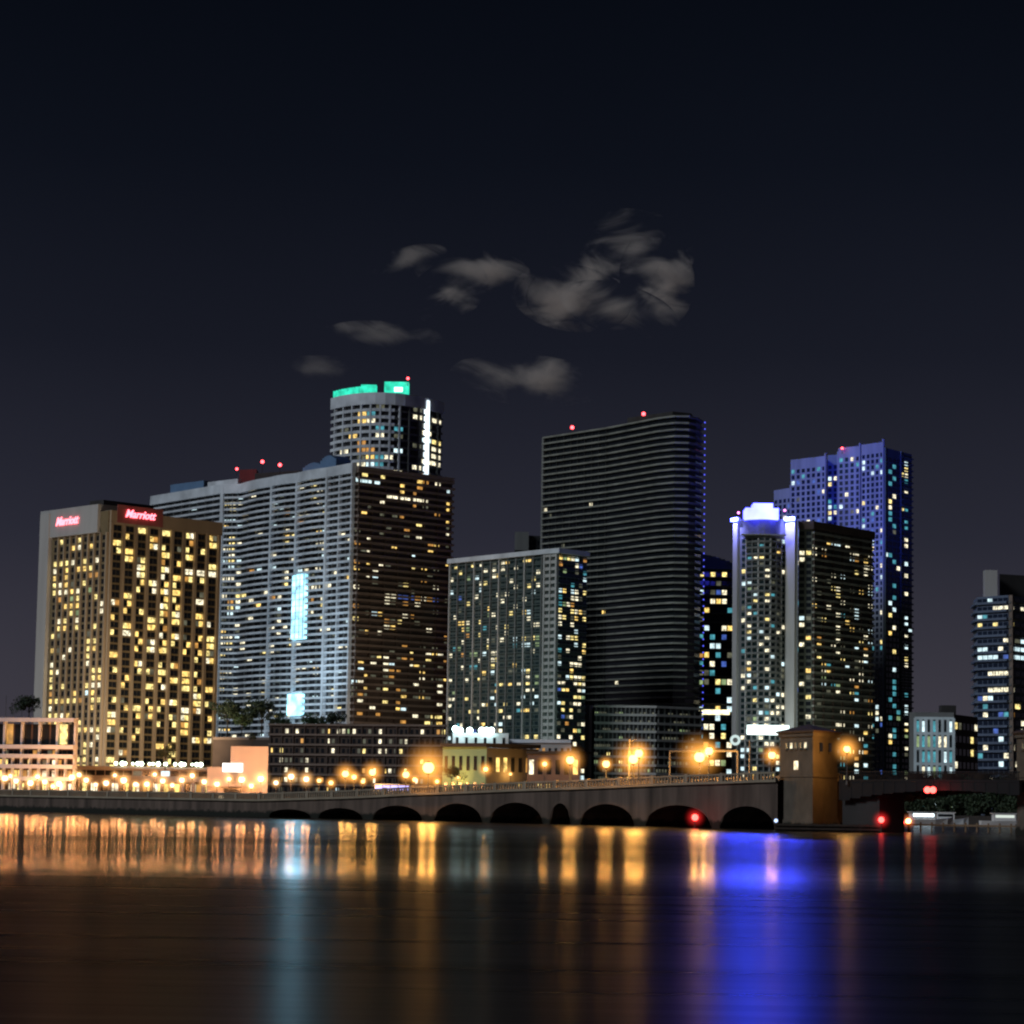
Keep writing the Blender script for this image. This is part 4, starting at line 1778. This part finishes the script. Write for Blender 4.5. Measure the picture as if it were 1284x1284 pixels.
g0, g1 = on_bridge(763, -BWID + 1), on_bridge(848, -BWID + 1)
gt = empty('traffic_gantry', (g0.x, g0.y, 5), 0, 'thin overhead traffic gantry frame spanning the bridge road', 'gantry')
zg = ZZ(800, 941.5, g0.y)
for p in (g0, g1):
    mb = MB()
    mb.tube((p.x - g0.x, p.y - g0.y, -.2), (p.x - g0.x, p.y - g0.y, zg - 5), .16, .14, 8)
    mb.build('post', M_galv, gt)
mb = MB()
mb.tube((0, 0, zg - 5), (g1.x - g0.x, g1.y - g0.y, zg - 5), .16, .16, 8)
mb.build('beam', M_galv, gt)
for px, py0, lab in ((782, 926, 'tall slim galvanised pole inside the gantry'), (863, 927, 'tall slim galvanised pole right of the gantry')):
    p = on_bridge(px, -1.0 if px < 800 else -BWID + 1)
    mb = MB()
    zt = ZZ(px, py0, p.y)
    mb.tube((0, 0, 0), (0, 0, zt - 5.2), .17, .12, 8)
    mb.tube((0, 0, -.02), (0, 0, .4), .3, .26, 8)
    mb.tube((0, 0, zt - 5.6), (.9, .2, zt - 5.3), .07, .06, 6)
    o = mb.build('utility_pole', M_galv)
    o.location = (p.x, p.y, 5.2)
    tag(o, lab, 'pole')

# ------------------------------------------------------------------ bus on the approach
p = W(491, 988, 462)
bs = empty('bus', (p.x, p.y, p.z - 1.9), math.atan2(BT.y, BT.x), 'small bus with blue white lit windows on the bridge approach', 'bus')
mb = MB()
mb.box((0, 0, .95), (7.2, 2.4, 1.1))
mb.box((0, 0, 2.45), (7.0, 2.3, .3))
for x in (-3.3, -1.1, 1.1, 3.3):
    mb.box((x, 0, 1.9), (.25, 2.3, .9))
mb.build('body', mat('bus_paint', (.5, .5, .55), .4, var=.05), bs)
mb = MB()
mb.box((0, 0, 1.9), (6.9, 2.2, .78))
mb.build('window', emit('bus_interior', (.42, .40, 1.0), 2.2), bs)
for x in (-2.3, 2.3):
    for y in (-1.1, 1.1):
        mb = MB()
        mb.tube((x, y - .12, .42), (x, y + .12, .42), .42, .42, 14)
        w = mb.build('wheel', M_steel, bs)

# ------------------------------------------------------------------ trees
def tree_proto(h, r, seed, leafm, dense=900):
    rnd = random.Random(seed)
    rt = empty('tree', (0, 0, 0))
    mb = MB()
    mb.tube((0, 0, -.5), (0, 0, h * .45), .05 * h * .5, .03 * h * .5, 8)
    for k in range(5):
        an = 2 * pi * k / 5 + rnd.uniform(-.3, .3)
        mb.tube((0, 0, h * .38), (cos(an) * r * .55, sin(an) * r * .55, h * rnd.uniform(.6, .8)), .014 * h, .006 * h, 6)
    mb.build('trunk', M_bark, rt)
    mb = MB()
    cl_ = [(rnd.gauss(0, .42) * r, rnd.gauss(0, .42) * r, h * rnd.uniform(.48, .9), r * rnd.uniform(.28, .5)) for _ in range(16)]
    for _ in range(dense):
        cx, cy, cz_, cr_2 = rnd.choice(cl_)
        v = Vector((rnd.gauss(0, 1), rnd.gauss(0, 1), rnd.gauss(0, 1))).normalized() * (cr_2 * rnd.uniform(.5, 1.05))
        c = Vector((cx, cy, cz_)) + v * 1.0
        s = rnd.uniform(.18, .42) * (r / 5 + .45)
        a = Vector((rnd.gauss(0, 1), rnd.gauss(0, 1), rnd.gauss(0, 1))).normalized()
        u = a.orthogonal().normalized() * s
        w = a.cross(u).normalized() * s * .6
        mb.quad(c - u, c - w, c + u, c + w)
    mb.build('crown', leafm, rt)
    return rt


TP = [tree_proto(12, 5.5, 3, M_leaf, 1300), tree_proto(10, 4.5, 8, M_leaf2, 1100), tree_proto(9, 3.0, 21, M_leaf, 700)]
used = set()


def tree(k, px, py_base, d, s, label, group):
    o = TP[k] if k not in used else copy_tree(TP[k])
    used.add(k)
    p = W(px, py_base, d)
    o.location = p
    o.scale = (s, s, s)
    o.rotation_euler.z = px * 1.7
    tag(o, label, 'tree', group)


# terrace garden on which the trees in front of the condominium stand
gA, gB = F(268, 905), F(440, 890)
gtz = ZZ(340, 926, 900)
gb = Building('garden_terrace', gA, 'raised garden terrace carrying dark trees below the pale condominium', 'terrace')
gb.body([gA, gB], ZG, gtz, M_dbrown, 'wall', back=30)
gb.slab([gA, gB], gtz - .6, .9, .3, M_brown, 'parapet')
G_ = 'trees on the garden terrace'
for k, px, s, lab in ((0, 285, .95, 'broad dark tree right against the hotel tower'), (1, 303, .75, 'green tree second from the hotel tower on the terrace'),
                      (0, 328, .98, 'tallest dark tree in the middle of the garden terrace'), (2, 347, .9, 'narrow dark tree left of the glowing cyan lobby'),
                      (1, 388, .72, 'green tree right of the glowing cyan lobby'), (2, 404, .75, 'narrow tree under the white corner pier'),
                      (0, 420, .62, 'low dark tree at the right end of the garden terrace'), (1, 359, .55, 'small green tree in front of the cyan lobby')):
    tree(k, px, 921, 910, s, lab, G_)
tree(2, 207, 964, 583, .62, 'small pointed tree on the hotel podium ledge', None)
tree(0, 36, 907, 700, .6, 'dark tree behind the terrace block', None)
tree(2, 316, 935, 576, .32, 'small dark shrub tree on the beige block roof', None)
G_ = 'trees on the shore past the drawbridge'
for i, (k, px, s, lab) in enumerate(((1, 1150, .5, 'small green tree beside the moored white boat'), (1, 1192, .62, 'bright green tree right of the twin red lamps'),
                      (0, 1215, .5, 'dark tree in the middle of the far bank'), (0, 1240, .55, 'dark broad tree on the far bank near the second bridge house'),
                      (2, 1262, .7, 'narrow dark tree nearest the second bridge house'), (1, 1228, .4, 'low green bush tree on the far bank'),
                      (0, 1137, .55, 'dark tree close to the bascule pier'), (0, 1170, .6, 'dark tree behind the lit white boat'),
                      (0, 1203, .62, 'dark tree between the bright green tree and the middle of the bank'), (0, 1274, .6, 'dark tree touching the second bridge house'))):
    tree(k, px, 1024, 547 + i % 3, s * 1.15, lab, G_)
def bush_proto(seed):
    rnd = random.Random(seed)
    rt = empty('bush', (0, 0, 0))
    mb = MB()
    for k in range(5):
        an = 2 * pi * k / 5
        mb.tube((0, 0, -.2), (cos(an) * 1.6, sin(an) * 1.6, 2.4), .09, .04, 6)
    mb.build('stem', M_bark, rt)
    mb = MB()
    for _ in range(1500):
        v = Vector((rnd.gauss(0, 1), rnd.gauss(0, 1), rnd.gauss(0, 1))).normalized()
        r_ = rnd.uniform(.6, 1.05) * (1 + .25 * sin(5 * v.x + seed) * cos(4 * v.z))
        c = Vector((v.x * 3.1 * r_, v.y * 2.4 * r_, 2.6 + v.z * 2.5 * r_))
        a = Vector((rnd.gauss(0, 1), rnd.gauss(0, 1), rnd.gauss(0, 1))).normalized()
        u = a.orthogonal().normalized() * rnd.uniform(.2, .4)
        w = a.cross(u).normalized() * .22
        mb.quad(c - u, c - w, c + u, c + w)
    mb.build('crown', M_leaf, rt)
    return rt


BP = bush_proto(4)
for i, (px, sc_, lab) in enumerate(((1141, .8, 'dense dark bush at the left end of the far bank'), (1158, .95, 'dense dark bush directly behind the lit boat cabin'),
                       (1176, .85, 'dense dark bush between the two left boats'), (1196, 1.0, 'largest dark bush, right of the smaller boat'),
                       (1220, .9, 'dense dark bush in the middle of the far bank'), (1243, .95, 'dense dark bush left of the moored boat by the margin'),
                       (1266, .9, 'dense dark bush behind the moored boat by the margin'))):
    o = BP if i == 0 else copy_tree(BP)
    p = W(px, 1022, 543)
    o.location = (p.x, 543 + i % 2, 1.2)
    o.scale = (sc_, sc_, sc_ * (1 + .1 * (i % 3)))
    o.rotation_euler.z = i * 1.3
    tag(o, lab, 'bush', 'bushes on the far bank')
tree(0, 566, 986, 548, .34, 'low dark bush in front of the yellow green block', None)

# bare masts at the far left
for i, (px, py) in enumerate(((8, 872), (18, 878), (28, 874), (43, 872))):
    mb = MB()
    p = W(px, py, 760)
    mb.tube((0, 0, 0), (0, 0, p.z - 1.2), .14, .07, 6)
    mb.tube((-1.2, 0, p.z * .66), (1.2, 0, p.z * .66), .05, .05, 6)
    o = mb.build('mast', M_galv)
    o.location = (p.x, p.y, 1.2)
    tag(o, ['leftmost of four thin bare masts behind the terrace block', 'shortest of four thin bare masts behind the terrace block',
            'thin bare mast, third from the left margin', 'thin bare mast nearest the dark tree behind the terrace block'][i], 'mast', 'masts behind the terrace block')

# ------------------------------------------------------------------ boats past the drawbridge
def boat(px, d, L, label, rz, lamp):
    p = W(px, 1030, d)
    rt = empty('motor_boat', (p.x, p.y, 0), rz, label, 'boat')
    mb = MB()
    st = [(-.5, .8, 0), (-.2, 1, 0), (.15, .95, .02), (.38, .6, .1), (.5, .05, .2)]
    w = L * .15
    for (x0, a0, s0), (x1, a1, s1) in zip(st, st[1:]):
        for sg in (1, -1):
            q = [(x0 * L, sg * w * a0 * .6, -.3), (x1 * L, sg * w * a1 * .6, -.3), (x1 * L, sg * w * a1, 1.1 + s1 * 3), (x0 * L, sg * w * a0, 1.1 + s0 * 3)]
            mb.quad(*(q if sg < 0 else q[::-1]))
        mb.quad((x0 * L, -w * a0, 1.1 + s0 * 3), (x1 * L, -w * a1, 1.1 + s1 * 3), (x1 * L, w * a1, 1.1 + s1 * 3), (x0 * L, w * a0, 1.1 + s0 * 3))
    mb.quad((-.5 * L, -w * .8, 1.1), (-.5 * L, w * .8, 1.1), (-.5 * L, w * .48, -.3), (-.5 * L, -w * .48, -.3))
    mb.build('hull', M_hull, rt)
    mb = MB()
    mb.box((-.05 * L, 0, 1.75), (L * .42, w * 1.3, 1.3))
    mb.box((-.05 * L, 0, 2.5), (L * .48, w * 1.45, .14))
    mb.build('cabin', M_hull, rt)
    mb = MB()
    mb.box((-.05 * L, 0, 1.95), (L * .36, w * 1.34, .5))
    mb.build('window', lamp, rt)
    return rt


boat(1160, 505, 11, 'white motor boat with cool lit cabin behind the drawbridge opening', .1, emit('boat_cabin', (.75, .92, 1), 5))
boat(1188, 512, 8, 'smaller white motor boat moored right of the lit one', -.1, G_dark)
boat(1262, 500, 10, 'white motor boat moored beside the second bridge house', .05, emit('boat_cabin_dim', (.8, .9, .8), .9))

# ------------------------------------------------------------------ facade floodlights (at the foot of the towers, partly added fill)
FG = 'facade floodlights and added fill lights on the podium roofs'
p = W(215, 950, 870)
floodlight((p.x, 880, 14), W(205, 820, 950), (1, .74, .45), 75000, 120, 'warm facade floodlight on the podium roof below the hotel', E_lampw, FG)
p = W(95, 950, 870)
floodlight((p.x, 880, 16), W(95, 820, 950), (1, .84, .66), 80000, 120, 'warm facade floodlight left of the podium roof lamps', E_lampw, FG)
p = W(350, 900, 1120)
floodlight((p.x, 1125, 40), W(350, 760, 1190), (.58, .82, 1), 100000, 120, 'cool facade floodlight among the terrace trees', E_canopy, FG)
p = W(520, 905, 1080)
floodlight((p.x, 1080, 34), W(500, 760, 1170), (1, .74, .55), 38000, 120, 'added warm fill light behind the long low-rise, under the brown face of the condominium', E_lampw, FG)  # fill added to brighten the dark brown face
p = W(640, 900, 1050)
floodlight((p.x, 1040, 34), W(650, 800, 1110), (.60, .95, .85), 26000, 120, 'cool facade floodlight below the teal apartment block', E_canopy, FG)
p = W(1075, 920, 1080)
floodlight((p.x, 1095, 24), W(1055, 790, 1168), (.92, .95, .74), 26000, 100, 'added pale fill light below the dark brown apartment block', E_canopy, FG)  # fill added to lift the nearly black wing
p = W(985, 920, 1090)
floodlight((p.x, 1095, 26), W(990, 780, 1150), (.72, .92, .80), 22000, 90, 'cool facade floodlight at the foot of the blue crowned tower', E_canopy, FG)


# ------------------------------------------------------------------ clouds (real volumes 4 km away)
def cloud(blobs, d, dens, label, seed):
    cx = sum(q[0] for q in blobs) / len(blobs)
    cy = sum(q[1] for q in blobs) / len(blobs)
    o3 = W(cx, cy, d)
    s = d / FPX
    m = bpy.data.materials.new('cloud_vapour')
    m.use_nodes = True
    nt = m.node_tree
    nt.nodes.clear()
    out = nt.nodes.new('ShaderNodeOutputMaterial')
    pv = nt.nodes.new('ShaderNodeVolumePrincipled')
    pv.inputs['Color'].default_value = (1.0, .88, .80, 1)  # warm city light from below is put into the vapour colour
    pv.inputs['Anisotropy'].default_value = 0.0
    nt.links.new(pv.outputs[0], out.inputs['Volume'])
    t = nt.nodes.new('ShaderNodeTexCoord')
    nz = nt.nodes.new('ShaderNodeTexNoise')
    nz.inputs['Scale'].default_value = .016
    nz.inputs['Detail'].default_value = 7
    nz.inputs['Roughness'].default_value = .66
    nz.inputs['Distortion'].default_value = .55
    mo = nt.nodes.new('ShaderNodeMapping')
    mo.inputs['Location'].default_value = (seed * 37.1, seed * 11.3, seed * 5.7)
    mo.inputs['Scale'].default_value = (.62, .62, 1.3)
    nt.links.new(t.outputs['Object'], mo.inputs['Vector'])
    nt.links.new(mo.outputs[0], nz.inputs['Vector'])
    last = None
    mb = MB()
    for (px, py, rx, ry, ang) in blobs:
        c = W(px, py, d) - o3
        mp = nt.nodes.new('ShaderNodeMapping')
        mp.vector_type = 'TEXTURE'
        mp.inputs['Location'].default_value = c
        mp.inputs['Rotation'].default_value = (0, radians(ang), 0)
        R3 = (rx * s, max(rx, ry) * s * .8, ry * s)
        mp.inputs['Scale'].default_value = R3
        nt.links.new(t.outputs['Object'], mp.inputs['Vector'])
        ln = nt.nodes.new('ShaderNodeVectorMath')
        ln.operation = 'LENGTH'
        nt.links.new(mp.outputs[0], ln.inputs[0])
        mr = nt.nodes.new('ShaderNodeMapRange')
        mr.interpolation_type = 'SMOOTHSTEP'
        mr.inputs['From Min'].default_value = 0.0
        mr.inputs['From Max'].default_value = 1.0
        mr.inputs['To Min'].default_value = 1
        mr.inputs['To Max'].default_value = 0
        nt.links.new(ln.outputs['Value'], mr.inputs['Value'])
        if last is None:
            last = mr.outputs[0]
        else:
            mx = nt.nodes.new('ShaderNodeMath')
            mx.operation = 'SMOOTH_MAX'
            mx.inputs[2].default_value = .35
            nt.links.new(last, mx.inputs[0])
            nt.links.new(mr.outputs[0], mx.inputs[1])
            last = mx.outputs[0]
        rot = Matrix.Rotation(radians(ang), 3, 'Y')
        i = len(mb.v)
        seg, rings = 20, 12
        for a in range(rings + 1):
            th = pi * a / rings
            for k in range(seg):
                an = 2 * pi * k / seg
                v = rot @ Vector((sin(th) * cos(an) * R3[0], sin(th) * sin(an) * R3[1], cos(th) * R3[2]))
                mb.v.append(tuple(v + c))
        for a in range(rings):
            for k in range(seg):
                k2 = (k + 1) % seg
                mb.f.append((i + a * seg + k, i + (a + 1) * seg + k, i + (a + 1) * seg + k2, i + a * seg + k2))
                mb.m.append(0)
    # the falloff is eaten away by the noise
    nn_ = nt.nodes.new('ShaderNodeMapRange')
    nn_.clamp = False
    nn_.inputs['From Min'].default_value = .34
    nn_.inputs['From Max'].default_value = .66
    nn_.inputs['To Min'].default_value = -1.25
    nn_.inputs['To Max'].default_value = .45
    nt.links.new(nz.outputs['Fac'], nn_.inputs['Value'])
    a2 = nt.nodes.new('ShaderNodeMath')
    a2.operation = 'MULTIPLY_ADD'
    a2.inputs[1].default_value = 1.15
    nt.links.new(last, a2.inputs[0])
    nt.links.new(nn_.outputs[0], a2.inputs[2])
    ml = nt.nodes.new('ShaderNodeMapRange')
    ml.inputs['From Min'].default_value = 0
    ml.inputs['From Max'].default_value = 1.0
    ml.inputs['To Min'].default_value = 0
    ml.inputs['To Max'].default_value = 1
    nt.links.new(a2.outputs[0], ml.inputs['Value'])
    cp_ = nt.nodes.new('ShaderNodeMath')
    cp_.operation = 'POWER'
    cp_.inputs[1].default_value = 1.7
    nt.links.new(ml.outputs[0], cp_.inputs[0])
    cd_ = nt.nodes.new('ShaderNodeMath')
    cd_.operation = 'MULTIPLY'
    cd_.inputs[1].default_value = dens * .85
    nt.links.new(cp_.outputs[0], cd_.inputs[0])
    nt.links.new(cd_.outputs[0], pv.inputs['Density'])
    o = mb.build('cloud', m)
    o.location = o3
    tag(o, label, 'cloud', 'small night clouds over the skyline')
    return o


cloud([(796, 308, 80, 46, 8), (744, 348, 92, 46, -24), (716, 374, 78, 42, 8), (776, 388, 78, 31, 14), (824, 350, 48, 64, -10)],
      4000, .046, 'largest cloud, billowing above the tall dark tower', 1)
cloud([(588, 341, 80, 29, 2), (562, 366, 54, 37, -25)], 4000, .036, 'two lobed cloud left of the largest one', 2)
cloud([(513, 328, 52, 18, -16)], 4000, .028, 'small slanted wisp at the upper left of the clouds', 3)
cloud([(480, 421, 80, 16, 2)], 4000, .026, 'thin flat wisp directly above the teal crowned tower', 4)
cloud([(663, 477, 104, 31, 4)], 4000, .034, 'flat cloud low between the rounded tower and the dark tower', 5)
cloud([(412, 463, 80, 15, 0)], 4000, .011, 'faintest wisp just left of the teal crown', 6)
